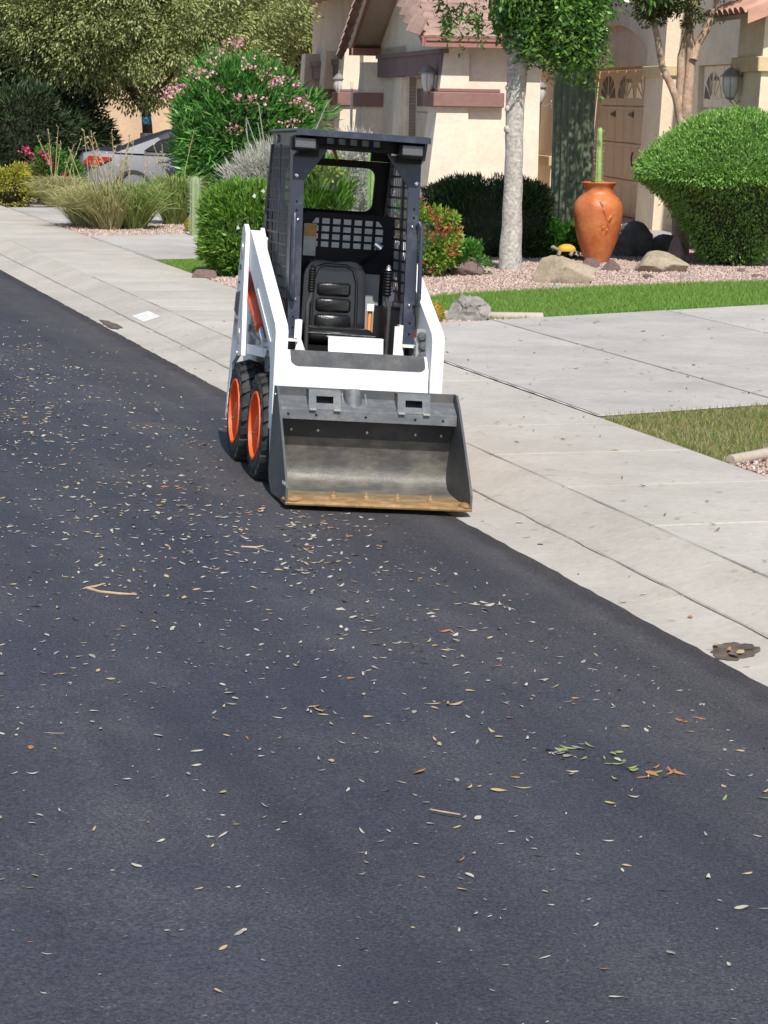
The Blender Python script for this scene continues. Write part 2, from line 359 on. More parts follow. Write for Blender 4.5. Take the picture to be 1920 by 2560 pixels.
driveway('driveway', [(24.4, .1), (26.8, .12), (29.4, .12)], [1.83, 3.8, 6, 9], M['joint_pale'])
for v in (3.3,):     # dirt lying in the long joint across the right driveway
    b = MB(); n = 24
    for i in range(n + 1):
        u = 2.9 + 6.0 * i / n; w = .009 + .005 * math.sin(i * 1.9)
        b.v += [W(u, v - w, .1255), W(u, v + w, .1255)]
    b.f = [(2 * i, 2 * i + 1, 2 * i + 3, 2 * i + 2) for i in range(n)]
    tag(b.build('joint_dirt', M['joint_dark']), 'dark line of dirt in the long joint of the near driveway', 'dirt')
b = MB(); n = 60         # dirty joint between kerb and pavement, stained line in the gutter, joint to the driveways
for i in range(n + 1):
    u = -6 + 20 * i / n; w = .006 + .003 * math.sin(i * 1.3) + .002 * math.sin(i * 3.7)
    b.v += [W(u, .618 - w, .1225), W(u, .618 + w, .1225)]
b.f = [(2 * i, 2 * i + 1, 2 * i + 3, 2 * i + 2) for i in range(n)]
tag(b.build('joint_dirt', M['joint_dark']), 'dark line of dirt between the kerb and the pavement slabs', 'dirt')
b = MB()
for i in range(n + 1):
    u = 2.4 + 6.2 * i / n; w = .01 + .006 * math.sin(i * 1.7)
    b.v += [W(u, 1.818 - w, .126), W(u, 1.818 + w, .126)]
b.f = [(2 * i, 2 * i + 1, 2 * i + 3, 2 * i + 2) for i in range(n)]
tag(b.build('joint_dirt', M['joint_dark']), 'dark line of dirt where the near driveway meets the pavement', 'dirt')
M['stain'] = mat('gutter_stain', (.35, .305, .25), .9, var=.25, vs=9, object_co=False)
b = MB(); n = 130
for i in range(n + 1):
    u = -9 + 30 * i / n; w = .003 + .004 * max(0, math.sin(i * .31 + .8)) + .003 * math.sin(i * 2.3 + 1); c = .287 + .002 * math.sin(i * .37)
    b.v += [W(u, c - w, .0385), W(u, c + w, .043)]
b.f = [(2 * i, 2 * i + 1, 2 * i + 3, 2 * i + 2) for i in range(n)]
tag(b.build('gutter_stain', M['stain']), 'long broken water stain along the foot of the rolled kerb', 'stain')
# patches in and near the gutter
def patch(name, label, cat, c, ru, rv, z, m, seed, n=40):
    b = MB(); b.v = [W(c[0], c[1], z + .004)]
    for i in range(n):
        t = 2 * math.pi * i / n; k = 1 + .13 * math.sin(3 * t + seed) + .08 * math.sin(7 * t + seed * 2) + .05 * math.sin(13 * t)
        b.v.append(W(c[0] + ru * k * math.cos(t), c[1] + rv * k * math.sin(t), z))
    b.f = [(0, i + 1, (i + 1) % n + 1) for i in range(n)]; return tag(b.build(name, m), label, cat)
M['wetdirt'] = mat('wet_dirt', (.115, .085, .06), .7, var=.45, vs=14, bump=.5, bs=50, object_co=False)
p_ = gpt(1835, 1621, .02); b = MB(); b.v = [(p_[0], p_[1], .018)]; n = 48
for i in range(n):
    t = 2 * math.pi * i / n; k = 1 + .10 * math.sin(3 * t + 1) + .06 * math.sin(8 * t) + .05 * math.sin(15 * t + 2); x_, y_ = p_[0] + .085 * k * math.cos(t) + .03 * math.sin(t), p_[1] + .125 * k * math.sin(t) - .03 * math.cos(t); vv = (np.array([x_, y_, 0]) - OS) @ VS; b.v.append((x_, y_, float(np.interp(vv, [-.5, -.05, .06, .15, .24, .33, .42], [.04, .004, .0045, .0125, .0265, .0475, .0735]))))
b.f = [(0, i + 1, (i + 1) % n + 1) for i in range(n)]; tag(b.build('dirt_patch', M['wetdirt']), 'dark oval puddle of wet dirt and leaves in the near gutter', 'dirt')
p_ = gpt(278, 811, .01) - OS; patch('dirt_patch', 'dark patch of dirt in the gutter left of the loader', 'dirt', (p_ @ US, p_ @ VS), .42, .06, .009, M['wetdirt'], 2.)
p_ = gpt(376, 794, .06) - OS; M['white_paint'] = mat('old_white_paint', (.68, .66, .6), .7, var=.12, vs=12, object_co=False)
u_, v_ = p_ @ US, p_ @ VS
b = MB(); zz = [.021, .021, .114, .114]
b.v = [W(u_ - .28, .335, .049), W(u_ + .3, .335, .049), W(u_ + .3, .49, .095), W(u_ - .28, .49, .095)]; b.f = [(0, 1, 2, 3)]
tag(b.build('paint_mark', M['white_paint']), 'worn white painted square on the rolled kerb left of the loader', 'paint mark')
# ------------------------------------------------------------------ yards
def sheet(name, pts, z, m, uvf=True):
    b = MB(); b.v = [W(a, c, z) for a, c in pts] if uvf else [(a, c, z) for a, c in pts]; b.f = [tuple(range(len(pts)))]
    return tag(b.build(name, m), kind='structure')
sheet('yard_soil', [(-16, 1.8), (60, 1.8), (60, 40), (-16, 40)], .085, M['gravel_bed'])
turf = [(8.35, 1.98 + .9), (8.5, 3.1), (8.9, 3.72), (9.5, 5.1), (10.05, 6.6), (11.3, 9.5), (14.4, 9.5), (13.1, 8.06), (12.45, 5.9), (12.05, 4.9), (11.5, 3.7), (9.6, 2.3), (8.9, 2.2)]
sheet('lawn', turf[2:], .107, M['turf'])
turf_r = [(2.40, 1.83), (2.80, 3.2), (4.6, 9.6), (2.6, 9.6), (1.2, 5.6), (.9, 2.4), (.62, 2.0), (.55, 1.83)]
sheet('lawn', turf_r, .107, M['turf_dry'])
turf_l = [(14.7, 1.83), (16.6, 1.83), (16.95, 2.7), (17.2, 3.6), (15.6, 3.3), (15.0, 2.5)]
sheet('lawn', turf_l, .107, M['turf'])
def inside(poly, p):
    x, y = p[:, 0], p[:, 1]; r = np.zeros(len(p), bool); q = np.array(poly)
    for i in range(len(q)):
        a, b = q[i], q[i - 1]
        c = ((a[1] > y) != (b[1] > y)) & (x < (b[0] - a[0]) * (y - a[1]) / (b[1] - a[1] + 1e-12) + a[0]); r ^= c
    return r
def scatter(poly, n):
    q = np.array(poly); lo, hi = q.min(0), q.max(0); out = np.zeros((0, 2))
    while len(out) < n:
        p = rng.uniform(lo, hi, (n * 2, 2)); out = np.vstack([out, p[inside(poly, p)]])
    return out[:n]
def toW(p, z): return OS + p[:, :1] * US + p[:, 1:2] * VS + np.array([0, 0, 1.]) * np.reshape(z, (-1, 1))
def blades(name, label, poly, n, h, w, m, z=.106):
    p = toW(scatter(poly, n), np.full(n, z)); d = rng.normal(size=(n, 3)) * np.array([.55, .55, .1]) + np.array([0, 0, 1.]); d = unit(d); s = unit(np.cross(d, rng.normal(size=(n, 3))))
    hh = h * rng.uniform(.5, 1.3, (n, 1)); v = np.stack([p - s * w / 2, p + s * w / 2, p + d * hh], 1).reshape(-1, 3)
    return tag(fast(name, v, np.arange(3 * n).reshape(n, 3), m), label, 'grass', kind='stuff')
M['blade'] = leafmat('grass_blade', [(.11, .23, .028), (.165, .32, .045), (.23, .39, .065), (.145, .28, .04), (.34, .37, .11)], .3)
M['blade_dry'] = leafmat('grass_blade_dry', [(.10, .19, .025), (.16, .27, .045), (.40, .31, .14), (.14, .23, .04), (.46, .36, .2), (.34, .25, .12)], .3)
blades('lawn_grass', 'short bright green lawn grass below the gravel bed', turf[2:], 62000, .05, .007, M['blade'])
blades('lawn_grass', 'patchy green and brown grass at the right edge of the photo', turf_r, 52000, .05, .006, M['blade_dry'])
blades('lawn_grass', 'small green grass corner beside the clipped oleander', turf_l, 14000, .03, .006, M['blade'])
# gravel
def gravel(name, label, poly, n, r, m, z=.09):
    b = np.array([[1, 0, 0], [-.5, .87, 0], [-.5, -.87, 0], [.1, .1, .7], [0, 0, -.7]]); fc = np.array([[0, 1, 3], [1, 2, 3], [2, 0, 3], [1, 0, 4], [2, 1, 4], [0, 2, 4]])
    p = toW(scatter(poly, n), z + rng.uniform(0, r * .8, n)); A = rng.normal(size=(n, 3)); A = unit(A); B = unit(np.cross(A, rng.normal(size=(n, 3)))); Cc = np.cross(A, B)
    rr = r * rng.uniform(.5, 1.4, (n, 1, 1)); sc = rng.uniform(.7, 1.2, (n, 1, 3))
    lv = (b[None] + rng.normal(size=(n, 5, 3)) * .14) * sc * rr; v = lv[..., :1] * A[:, None] + lv[..., 1:2] * B[:, None] + lv[..., 2:] * Cc[:, None] + p[:, None]
    f = (fc[None] + 5 * np.arange(n)[:, None, None]).reshape(-1, 3)
    return tag(fast(name, v.reshape(-1, 3), f, m), label, 'gravel', kind='stuff')
M['gravel'] = leafmat('gravel_stone', [(.33, .215, .175), (.47, .34, .28), (.56, .44, .37), (.40, .265, .215), (.64, .53, .46), (.27, .19, .155)], 0., .85, .3)
bed = [(9.6, 2.35), (11.5, 3.72), (12.05, 4.92), (12.45, 5.95), (13.1, 8.1), (14.4, 9.6), (19.5, 9.6), (18.5, 5.4), (15.5, 4.0), (11.8, 1.9), (10.2, 1.9)]
gravel('gravel', 'pinkish gravel bed around the pot and boulders', bed, 42000, .021, M['gravel'])
gravel('gravel', 'pinkish gravel under the feathery grass clumps', [(21.5, 1.85), (22.2, 3.8), (23.5, 7), (27, 7), (24.6, 3.2), (24.3, 1.85)], 15000, .026, M['gravel'])
gravel('gravel', 'pinkish gravel beside the small grey rock at the driveway edge', [(8.4, 1.86), (8.5, 3.1), (8.95, 3.7), (9.4, 3.0), (9.8, 2.3), (9.6, 1.86)], 4000, .02, M['gravel'])
gravel('gravel', 'pinkish gravel at the foot of the clipped oleander', [(11.6, 1.86), (14.8, 1.86), (15.3, 2.6), (13.2, 4.0)], 6000, .022, M['gravel'])
gravel('gravel', 'pinkish gravel behind the patchy grass at the right edge', [(.55, 1.84), (.62, 2.02), (.95, 2.5), (1.2, 5.6), (2.4, 9.5), (-2.5, 9.5), (-2.5, 1.84)], 26000, .018, M['gravel'])
M['edging'] = concretemat('edging', (.5, .42, .35), (.4, .33, .27))
b = MB(); b.tube([W(9.55, 2.25, .12), W(9.25, 2.9, .125), W(9.0, 3.35, .125), W(8.95, 3.85, .12)], .045, 8); tag(b.build('edging_strip', M['edging'], smooth=50), 'curved pale concrete edging between lawn corner and gravel', 'edging')
b = MB(); b.tube([W(.56, 1.86, .115), W(.66, 2.05, .12), W(.9, 2.4, .12), W(1.1, 3.2, .115)], .034, 8); tag(b.build('edging_strip', M['edging'], smooth=50), 'pale concrete edging behind the patchy grass at right', 'edging')
# ================================================================== SKID STEER LOADER
def wornmat(name, c, rough, metal, dirt, amount=.5, scale=7., bump=.15, scratch=0):
    m = bpy.data.materials.new(name); m.use_nodes = True
    n = m.node_tree.nodes; l = m.node_tree.links; p = n['Principled BSDF']
    tc = n.new('ShaderNodeTexCoord'); co = tc.outputs['Object']
    t = n.new('ShaderNodeTexNoise'); t.inputs['Scale'].default_value = scale; t.inputs['Detail'].default_value = 9; t.inputs['Roughness'].default_value = .7; l.new(co, t.inputs['Vector'])
    r = n.new('ShaderNodeValToRGB'); e = r.color_ramp.elements; e[0].position = .72 - amount * .5; e[1].position = .98 - amount * .4; e[0].color = tuple(c) + (1,); e[1].color = tuple(dirt) + (1,)
    l.new(t.outputs['Fac'], r.inputs[0]); l.new(r.outputs[0], p.inputs['Base Color'])
    if scratch:
        mp = n.new('ShaderNodeMapping'); mp.inputs['Scale'].default_value = (7, 22, 22); l.new(co, mp.inputs[0])
        ts = n.new('ShaderNodeTexNoise'); ts.inputs['Scale'].default_value = 2.; ts.inputs['Detail'].default_value = 6; l.new(mp.outputs[0], ts.inputs['Vector'])
        rs = n.new('ShaderNodeValToRGB'); e2 = rs.color_ramp.elements; e2[0].position = .40; e2[1].position = .72; e2[0].color = (.9, .9, .9, 1); e2[1].color = (1 + scratch, 1 + scratch, 1 + scratch * .95, 1); l.new(ts.outputs['Fac'], rs.inputs[0])
        xm = n.new('ShaderNodeMix'); xm.data_type = 'RGBA'; xm.blend_type = 'MULTIPLY'; xm.inputs[0].default_value = 1; l.new(r.outputs[0], xm.inputs[6]); l.new(rs.outputs[0], xm.inputs[7]); l.new(xm.outputs[2], p.inputs['Base Color'])
    mr = n.new('ShaderNodeMapRange'); mr.inputs['To Min'].default_value = rough; mr.inputs['To Max'].default_value = min(1, rough + .35); l.new(t.outputs['Fac'], mr.inputs[0]); l.new(mr.outputs[0], p.inputs['Roughness'])
    p.inputs['Metallic'].default_value = metal
    t2 = n.new('ShaderNodeTexNoise'); t2.inputs['Scale'].default_value = 90; l.new(co, t2.inputs['Vector'])
    b = n.new('ShaderNodeBump'); b.inputs['Strength'].default_value = bump; b.inputs['Distance'].default_value = .003; l.new(t2.outputs['Fac'], b.inputs['Height']); l.new(b.outputs[0], p.inputs['Normal'])
    return m
M['white'] = wornmat('loader_white', (.80, .80, .79), .33, 0, (.52, .49, .44), .42, 6., .05)
M['blackblue'] = wornmat('cab_paint', (.030, .037, .058), .25, 0, (.10, .11, .125), .42, 9., .1)
M['wire'] = wornmat('screen_wire', (.16, .165, .175), .35, 0, (.2, .2, .2), .5, 12.)
M['screen'] = wornmat('screen_paint', (.028, .03, .036), .4, 0, (.10, .10, .11), .5, 12.)
M['black'] = mat('black_plastic', (.005, .005, .006), .55, spec=.25)
M['vinyl'] = mat('black_vinyl', (.014, .014, .015), .24, bump=.2, bs=160, spec=.7)
M['orange'] = wornmat('rim_orange', (.86, .115, .014), .36, 0, (.5, .08, .02), .35, 9.)
M['redor'] = wornmat('cylinder_orange', (.72, .085, .015), .35, 0, (.4, .06, .02), .3, 6.)
M['rubber'] = wornmat('tyre_rubber', (.022, .023, .025), .75, 0, (.09, .085, .08), .55, 8., .3)
M['steel'] = wornmat('bare_steel', (.12, .117, .11), .38, .45, (.24, .22, .185), .62, 6., .45, scratch=.28)
M['steel_dark'] = wornmat('dark_steel', (.045, .045, .048), .45, .3, (.12, .11, .10), .5, 8., .25)
M['steel_side'] = wornmat('bucket_paint', (.075, .078, .082), .42, .25, (.17, .155, .135), .5, 5., .25)
M['lip'] = wornmat('lip_steel', (.13, .14, .15), .42, .3, (.25, .245, .23), .5, 9., .25, scratch=.15)
M['rust'] = wornmat('rusty_edge', (.27, .155, .06), .6, .15, (.52, .34, .17), .6, 10., .35)
M['rust_dull'] = wornmat('dull_rust', (.21, .155, .09), .55, .2, (.36, .25, .13), .6, 9., .3)
M['rust_or'] = wornmat('orange_rust', (.62, .29, .04), .65, 0, (.5, .3, .12), .5, 9.)
M['chrome'] = mat('chrome', (.75, .75, .75), .15, 1)
M['bolt'] = mat('bolt_zinc', (.6, .58, .54), .35, .7)
M['greypanel'] = wornmat('grey_panel', (.30, .31, .31), .5, 0, (.22, .21, .2), .4, 5.)
M['palegrey'] = mat('pale_grey', (.5, .5, .49), .6, var=.15, vs=20)
M['band'] = wornmat('shade_band', (.05, .053, .057), .6, 0, (.13, .125, .12), .6, 10., .4)
M['lens'] = mat('lamp_lens', (.11, .115, .12), .25, .1, bump=.4, bs=120, coat=.3)
M['orange_strap'] = mat('orange_strap', (.7, .2, .02), .6)
M['decal'] = mat('decal_dark', (.07, .07, .085), .5)
M['decal_red'] = mat('decal_red', (.38, .08, .07), .5)
M['label_paper'] = mat('label_paper', (.42, .42, .39), .6, var=.15, vs=30)
M['label_yellow'] = mat('label_yellow', (.42, .22, .05), .6, var=.25, vs=25)
M['bucket_glass'] = glassmat('cab_glass', (.88, .98, .92), .05)
yaw, pit, rol = .2097, -.0249, .058
LM = Matrix.Translation((-.2398, 12.6222, .03)) @ Matrix.Rotation(yaw, 4, 'Z') @ Matrix.Rotation(rol, 4, 'Y') @ Matrix.Rotation(pit, 4, 'X')
L = thing('skid_steer_loader', 'small white skid steer loader with orange wheels parked at the kerb', 'loader')
L.matrix_world = LM
def P_(name, mb, m, parent=None, sm=None): return mb.build(name, M[m], parent or L, sm)
sh = lambda x, y, z: (x - .03 * (z - 1.28), y, z)         # the cab leans a touch on its mounts
# --- body
b = MB(); b.cbox(-.30, .30, -.16, 1.30, .17, .60, .02); P_('chassis', b, 'greypanel')
b = MB(); b.prism([(.88, .55), (1.36, .50), (1.38, .95), (1.28, 1.20), (.90, 1.24)], -.345, .345); eng = P_('engine_cover', b, 'white', sm=30)
for s in (-1, 1):
    b = MB(); b.box(s * .30, s * .34, 1.275, 1.31, 1.05, 1.15); P_('tail_lamp', b, 'decal_red', eng)
b = MB(); b.box(-.345, .345, .63, .66, .60, 1.40, sh); b.box(-.345, .345, .66, .90, .60, .66); P_('rear_bulkhead', b, 'black')
# --- wheels
def wheel(x_out, y, side):
    w = thing('wheel', None, None); w.parent = L; w.location = (x_out, y, .28); w.empty_display_size = .05
    Rt = .283; wd = .148; s = -side      # mesh is built with the outer face at x=0 and depth going along s
    prof = [(.165, .012), (.19, .002), (.225, 0), (.252, .010), (.268, .030), (.272, wd / 2), (.268, wd - .03), (.252, wd - .01), (.225, wd), (.165, wd - .012)]
    b = MB(); b.lathe([(r, h * s) for r, h in prof], 48, 'x')
    n = 22
    for k in range(n):
        for q in (0, 1):
            t0 = 2 * math.pi * (k + .5 * q) / n
            poly = [(0.004, -.02), (0.004, .05), (.080, .005), (.080, -.045)] if q == 0 else [(wd - .004, -.02), (wd - .004, .05), (wd - .08, .005), (wd - .08, -.045)]
            vs = []
            for rr in (.255, .292):
                for h, a in poly:
                    e = .006 if rr > .28 else 0; rad = rr - (.02 if (h < .01 or h > wd - .01) else 0)
                    vs.append((h * s, rad * math.cos(t0 + a * 1.15 / .28 * .55), rad * math.sin(t0 + a * 1.15 / .28 * .55)))
            b.add(vs, [(0, 1, 2, 3), (7, 6, 5, 4), (0, 4, 5, 1), (1, 5, 6, 2), (2, 6, 7, 3), (3, 7, 4, 0)])
            # shoulder block running down the side wall
            h0, h1 = (.002, .03) if q == 0 else (wd - .002, wd - .03); vs = []
            for rr, hh in ((.232, h0 - (.004 if q == 0 else -.004)), (.276, h1)):
                for a in (-.07, .07): vs.append((hh * s, rr * math.cos(t0 + a + .04), rr * math.sin(t0 + a + .04)))
            b.add(vs, [(0, 1, 3, 2)])
    P_('tyre', b, 'rubber', w, 35)
    b = MB(); b.lathe([(.182, .006 * s), (.180, -.004 * s), (.168, -.004 * s), (.164, .012 * s), (.158, .038 * s), (.145, .052 * s), (.10, .058 * s), (.085, .040 * s), (.06, .036 * s), (.055, .012 * s), (.03, .006 * s), (.0001, .006 * s)], 40, 'x'); rim = P_('rim', b, 'orange', w, 30)
    for k in range(8):
        t = 2 * math.pi * k / 8 + .3; c = (.03 * s, .075 * math.cos(t), .075 * math.sin(t)); b = MB(); b.lathe([(.0001, -.004 * s), (.011, -.004 * s), (.012, .02 * s)], 6, 'x', fn=lambda X, Y, Z: (X + c[0], Y + c[1], Z + c[2])); P_('lug_nut', b, 'bolt', rim)
    b = MB(); b.tube([(.03 * s, .135, -.05), (.012 * s, .145, -.052)], .004, 6); P_('valve', b, 'bolt', rim)
    return w
for s in (-1, 1):
    for y in (.015, .745): wheel(s * .475, y, s)
    for y in (.015, .745): b = MB(); b.tube([(s * .30, y, .28), (s * .36, y, .28)], .06, 12); P_('axle', b, 'steel_dark')
# --- uprights, arms, crossbar
up_poly = [(.72, 1.262), (.76, 1.30), (.80, 1.315), (.85, 1.29), (.92, 1.0), (1.02, .56), (1.095, .22), (1.035, .20), (1.03, .36), (.95, .53), (.80, .585), (.63, .60), (.655, .75), (.685, .90)]
arm_poly = [(.78, 1.285), (.70, 1.275), (-.275, .835), (-.305, .80), (-.335, .36), (-.32, .30), (-.24, .30), (-.215, .50), (-.18, .64), (-.06, .735), (.31, .905), (.74, 1.105), (.82, 1.17), (.83, 1.25)]
for s in (-1, 1):
    a, c = (-.472, -.448) if s < 0 else (.448, .472)
    b = MB(); b.prism(up_poly, a, c); upr = P_('upright', b, 'white')
    b = MB(); b.prism([(.70, 1.25), (.79, 1.30), (.86, 1.26), (1.0, .60), (.72, .60), (.70, .9)], s * .36, s * .38); P_('inner_plate', b, 'white', upr)
    ox = -.4735 if s < 0 else .4735
    for (y, z, ry, rz_) in ((.80, 1.17, .028, .05), (.745, .70, .022, .045), (.775, .60, .01, .016)):
        b = MB(); n = 16; b.prism([(y + ry * math.cos(2 * math.pi * k / n), z + rz_ * math.sin(2 * math.pi * k / n)) for k in range(n)], ox, ox - .004 * (1 if s < 0 else -1)); P_('glint_pad', b, 'bolt', upr)  # oval pads added to stand for bright glints on the upright
    b = MB(); b.prism(arm_poly, s * .380, s * .445); arm = P_('lift_arm', b, 'white', sm=30)
    b = MB(); b.prism([(.34, .96), (-.16, .735), (-.20, .74), (.33, .985)], s * .4475, s * .4525); P_('weld_bead', b, 'white', arm)
    b = MB(); b.prism([(-.30, .30), (-.335, .36), (-.36, .30), (-.40, .12), (-.33, .10), (-.26, .30)], s * .385, s * .44); P_('arm_foot', b, 'white', arm)
    # lift cylinder between upright and arm
    cy = MB(); cy.tube([(s * .412, 1.04, 1.03), (s * .412, .36, .775)], .034, 14); cyl = P_('lift_cylinder', cy, 'redor', sm=40)
    cy = MB(); cy.tube([(s * .412, .36, .775), (s * .412, .20, .70)], .019, 12); P_('cylinder_rod', cy, 'chrome', cyl, 40)
    cy = MB(); cy.lathe([(.0001, -.02), (.036, -.02), (.036, .02), (.0001, .02)], 14, 'x', fn=lambda X, Y, Z: (X + s * .412, Y + .19, Z + .695)); P_('rod_eye', cy, 'bolt', cyl, 40)
    cy = MB(); cy.tube([(s * .43, .62, .86), (s * .435, .63, .84)], .012, 8); P_('grease_fitting', cy, 'bolt', cyl)
    # step over the wheels, with folded lip
    b = MB(); b.prism([(.80, .655), (-.05, .690), (-.05, .684), (.80, .649)], s * .30, s * .438); st = P_('step', b, 'white')
    b = MB(); b.prism([(.80, .6555), (-.05, .6905), (.02, .640), (.82, .605)], s * .4385, s * .4425); P_('step_lip', b, 'white', st)
    # hydraulic hose looping above the step
    b = MB(); hp = [(s * .40, .34, .70), (s * .415, .55, .715), (s * .42, .70, .735), (s * .415, .72, .76), (s * .40, .60, .775), (s * .39, .38, .765)]
    b.tube(hp, .011, 8); P_('hose', b, 'greypanel')
    for yy_, zz_ in ((.55, .84), (.46, .815)): b = MB(); b.ball((s * .385, yy_, zz_), (.02, .04, .03), 8, 6); P_('hose_fitting', b, 'steel_dark')
    b = MB(); b.prism([(.28, .62), (.88, .60), (.88, 1.15), (.70, 1.15)], s * .30, s * .345); P_('side_plate', b, 'white')
    b = MB(); b.prism([(-.12, .42), (1.02, .42), (1.0, .62), (-.12, .66)], s * .30, s * .335); fen = P_('fender_plate', b, 'greypanel')
    for yy in (.12, .42, .66): b = MB(); b.ball((s * .337, yy, .56), .014, 8, 5); P_('bolt', b, 'steel_dark', fen)
b = MB(); b.cbox(-.376, .376, .76, .83, 1.16, 1.25, .012); P_('rear_crossmember', b, 'white')
b = MB(); b.prism([(-.305, .495), (-.285, .635), (-.225, .705), (-.19, .705), (-.19, .49)], -.3755, .3755); cb = P_('crossbar', b, 'white')
def band_pt(x, t): return (x, -.287 + .062 * t - .004, .630 + .075 * t + .003)
b = MB(); n = 8; vs = []; xs0, xs1 = -.352, .36
ol = [(xs0, 1.0)] + [(xs0, .3)] + [(xs0 + .035 * (1 - math.cos(a)), .3 * (1 - math.sin(a))) for a in (.5, 1.1, 1.57)] + [(xs1 - .035 * (1 - math.cos(a)), .3 * (1 - math.sin(a))) for a in (1.57, 1.1, .5)] + [(xs1, .3), (xs1, 1.0)]
b.add([band_pt(*q) for q in ol], [tuple(range(len(ol)))]); P_('shade_band', b, 'band', cb)  # dark band on the crossbar, painted for the shadow below the front panel
# decals on the left upright: rows of worn dark lettering
for (y, z, h) in ((.845, .985, .012), (.835, 1.06, .03)): b = MB(); b.box(-.4745, -.473, y - .03, y + .03, z, z + h); P_('decal', b, 'decal')
for k in range(5):
    y0 = .79 + k * .032; b = MB(); b.prism([(y0, .945 - .004 * k), (y0 + .018, .945 - .004 * k), (y0 + .052, .80 + .006 * k), (y0 + .034, .80 + .006 * k)], -.4745, -.473); P_('decal_letter', b, 'decal')
b = MB(); b.prism([(.80, .79), (.93, .79), (.955, .70), (.82, .70)], -.4742, -.473); dc = P_('warning_label', b, 'label_paper')
b = MB(); b.prism([(.805, .786), (.925, .786), (.932, .765), (.81, .765)], -.4752, -.4743); P_('label_heading', b, 'decal_red', dc)
# --- cab
hw = .343
for s in (-1, 1):
    g_ = [(s * hw, .74), (s * (hw - .062), .74), (s * (hw - .062), 1.575), (s * .165, 1.735), (s * .165, 1.79), (s * hw, 1.79)]
    b = MB(); b.prism(g_, .03, .055, 'y', sh); b.prism([(s * hw, .74), (s * (hw - .012), .74), (s * (hw - .012), 1.79), (s * hw, 1.79)], .055, .12, 'y', sh); post = P_('cab_post', b, 'blackblue')
    for z in (1.60,): b = MB(); b.ball((s * (hw - .022), .03, z), (.013, .008, .013), 10, 6, sh); P_('bolt', b, 'chrome', post, 60)
    for z in (1.42, 1.465, .863, .805):
        b = MB(); b.lathe([(.0001, -.002), (.006, -.002), (.006, .002)], 8, 'y', fn=lambda X, Y, Z: sh(X + s * (hw - .028), Y + .029, Z + z)); P_('hole', b, 'black', post)
    b = MB(); hx = s * (hw - .022) if s < 0 else s * (hw - .006)
    b.tube([sh(*p) for p in ((hx, .03, 1.375), (hx + s * .006, -.012, 1.395), (hx + s * .012, -.02, 1.37), (hx + s * .012, -.02, 1.0), (hx + s * .006, -.012, .965), (hx, .03, .955))], .0125, 10); P_('grab_handle', b, 'blackblue', sm=50)
    for z in (1.372, .958): b = MB(); b.ball(sh(s * (hw - .035), .028, z - .02 * s * 0), .010, 8, 5); P_('bolt', b, 'chrome', post, 60)
    # side screen: frame, thirteen cross bars, two columns of upright bars
    b = MB(); x0, x1 = s * (hw - .008), s * hw
    rear = lambda z: .68 + (1.745 - z) / (1.745 - 1.38) * .165 if z > 1.38 else .845
    zb = .94; n = 14
    for k in range(n + 1):
        z = 1.745 - .057 * k; b.box(x1 - s * .006, x1 + s * .002, .12, rear(z), z - .006, z + .006, sh)
    b.box(x0 - s * .004, x1 + s * .005, .405, .438, .9, 1.76, sh)
    b.prism([(.665, 1.76), (.695, 1.76), (.86, 1.38), (.86, .9), (.83, .9), (.83, 1.38)], x0 - s * .014, x1 + s * .010, 'x', sh); scr = P_('side_screen', b, 'screen'); b = MB()
    for col_ in range(2):
        for k in range(7):
            y = (.135 + .042 * k) if col_ == 0 else (.455 + .047 * k)
            y1_ = min(y, .66 + .0); top = 1.745 if y < .67 else 1.745 - (y - .68) / .165 * .365
            b.box(x1 - s * .004, x1, y - .0035, y + .0035, .93, top, sh)
            P_('screen_wire', b, 'wire', scr); b = MB()

    b = MB(); b.prism([(.03, 1.752), (.03, 1.82), (.685, 1.822), (.69, 1.752)], x0 - s * .01, x1, 'x', sh); sp = P_('side_panel', b, 'blackblue')
    b = MB(); b.prism([(.055, .60), (.055, .95), (.86, .95), (.86, .60)], x0 - s * .01, x1, 'x', sh); P_('lower_panel', b, 'blackblue')
    b = MB(); b.prism([(-.115, 1.822), (.032, 1.822), (.032, 1.70), (-.06, 1.72)], x0 - s * .006, x1, 'x', sh); P_('visor_cheek', b, 'blackblue', sp)
    b = MB(); b.lathe([(.0001, 0), (.02, 0), (.024, .012), (.024, .02)], 12, 'x', fn=lambda X, Y, Z: sh(x1 + s * (.012 - X), Y + .50, Z + 1.79)); P_('marker_lamp', b, 'lens', sp, 40)
b = MB(); b.cbox(-.358, .352, -.135, .70, 1.822, 1.840, .006, sh); b.box(-.358, .352, -.142, -.1355, 1.806, 1.838, sh); roof = P_('roof', b, 'blackblue')
b = MB()   # header grille: plate with five slots
xs = [-.185 + .062 * k for k in range(6)]
b.box(-.215, .20, -.015, .0, 1.745, 1.772, sh); b.box(-.335, -.2152, -.015, .0, 1.70, 1.772, sh); b.box(.2002, .335, -.015, .0, 1.70, 1.772, sh); b.box(-.335, .335, -.015, .0, 1.803, 1.821, sh)
for k in range(6): b.box(xs[k] - .011, xs[k] + .011, -.0152, .0002, 1.7722, 1.8028, sh)
b.box(-.335, xs[0] - .0112, -.0152, 0, 1.7722, 1.8028, sh); b.box(xs[5] + .0112, .335, -.0152, .0, 1.7722, 1.8028, sh)
b.tube([sh(-.20, -.03, 1.765), sh(.14, -.03, 1.765)], .005, 6); hd = P_('header_grille', b, 'black', roof)
b = MB(); b.box(-.21, .16, .004, .012, 1.768, 1.81, sh); P_('header_lining', b, 'greypanel', roof)
b = MB(); b.box(.17, .20, -.02, -.0155, 1.735, 1.745, sh); P_('header_clip', b, 'bolt', roof)
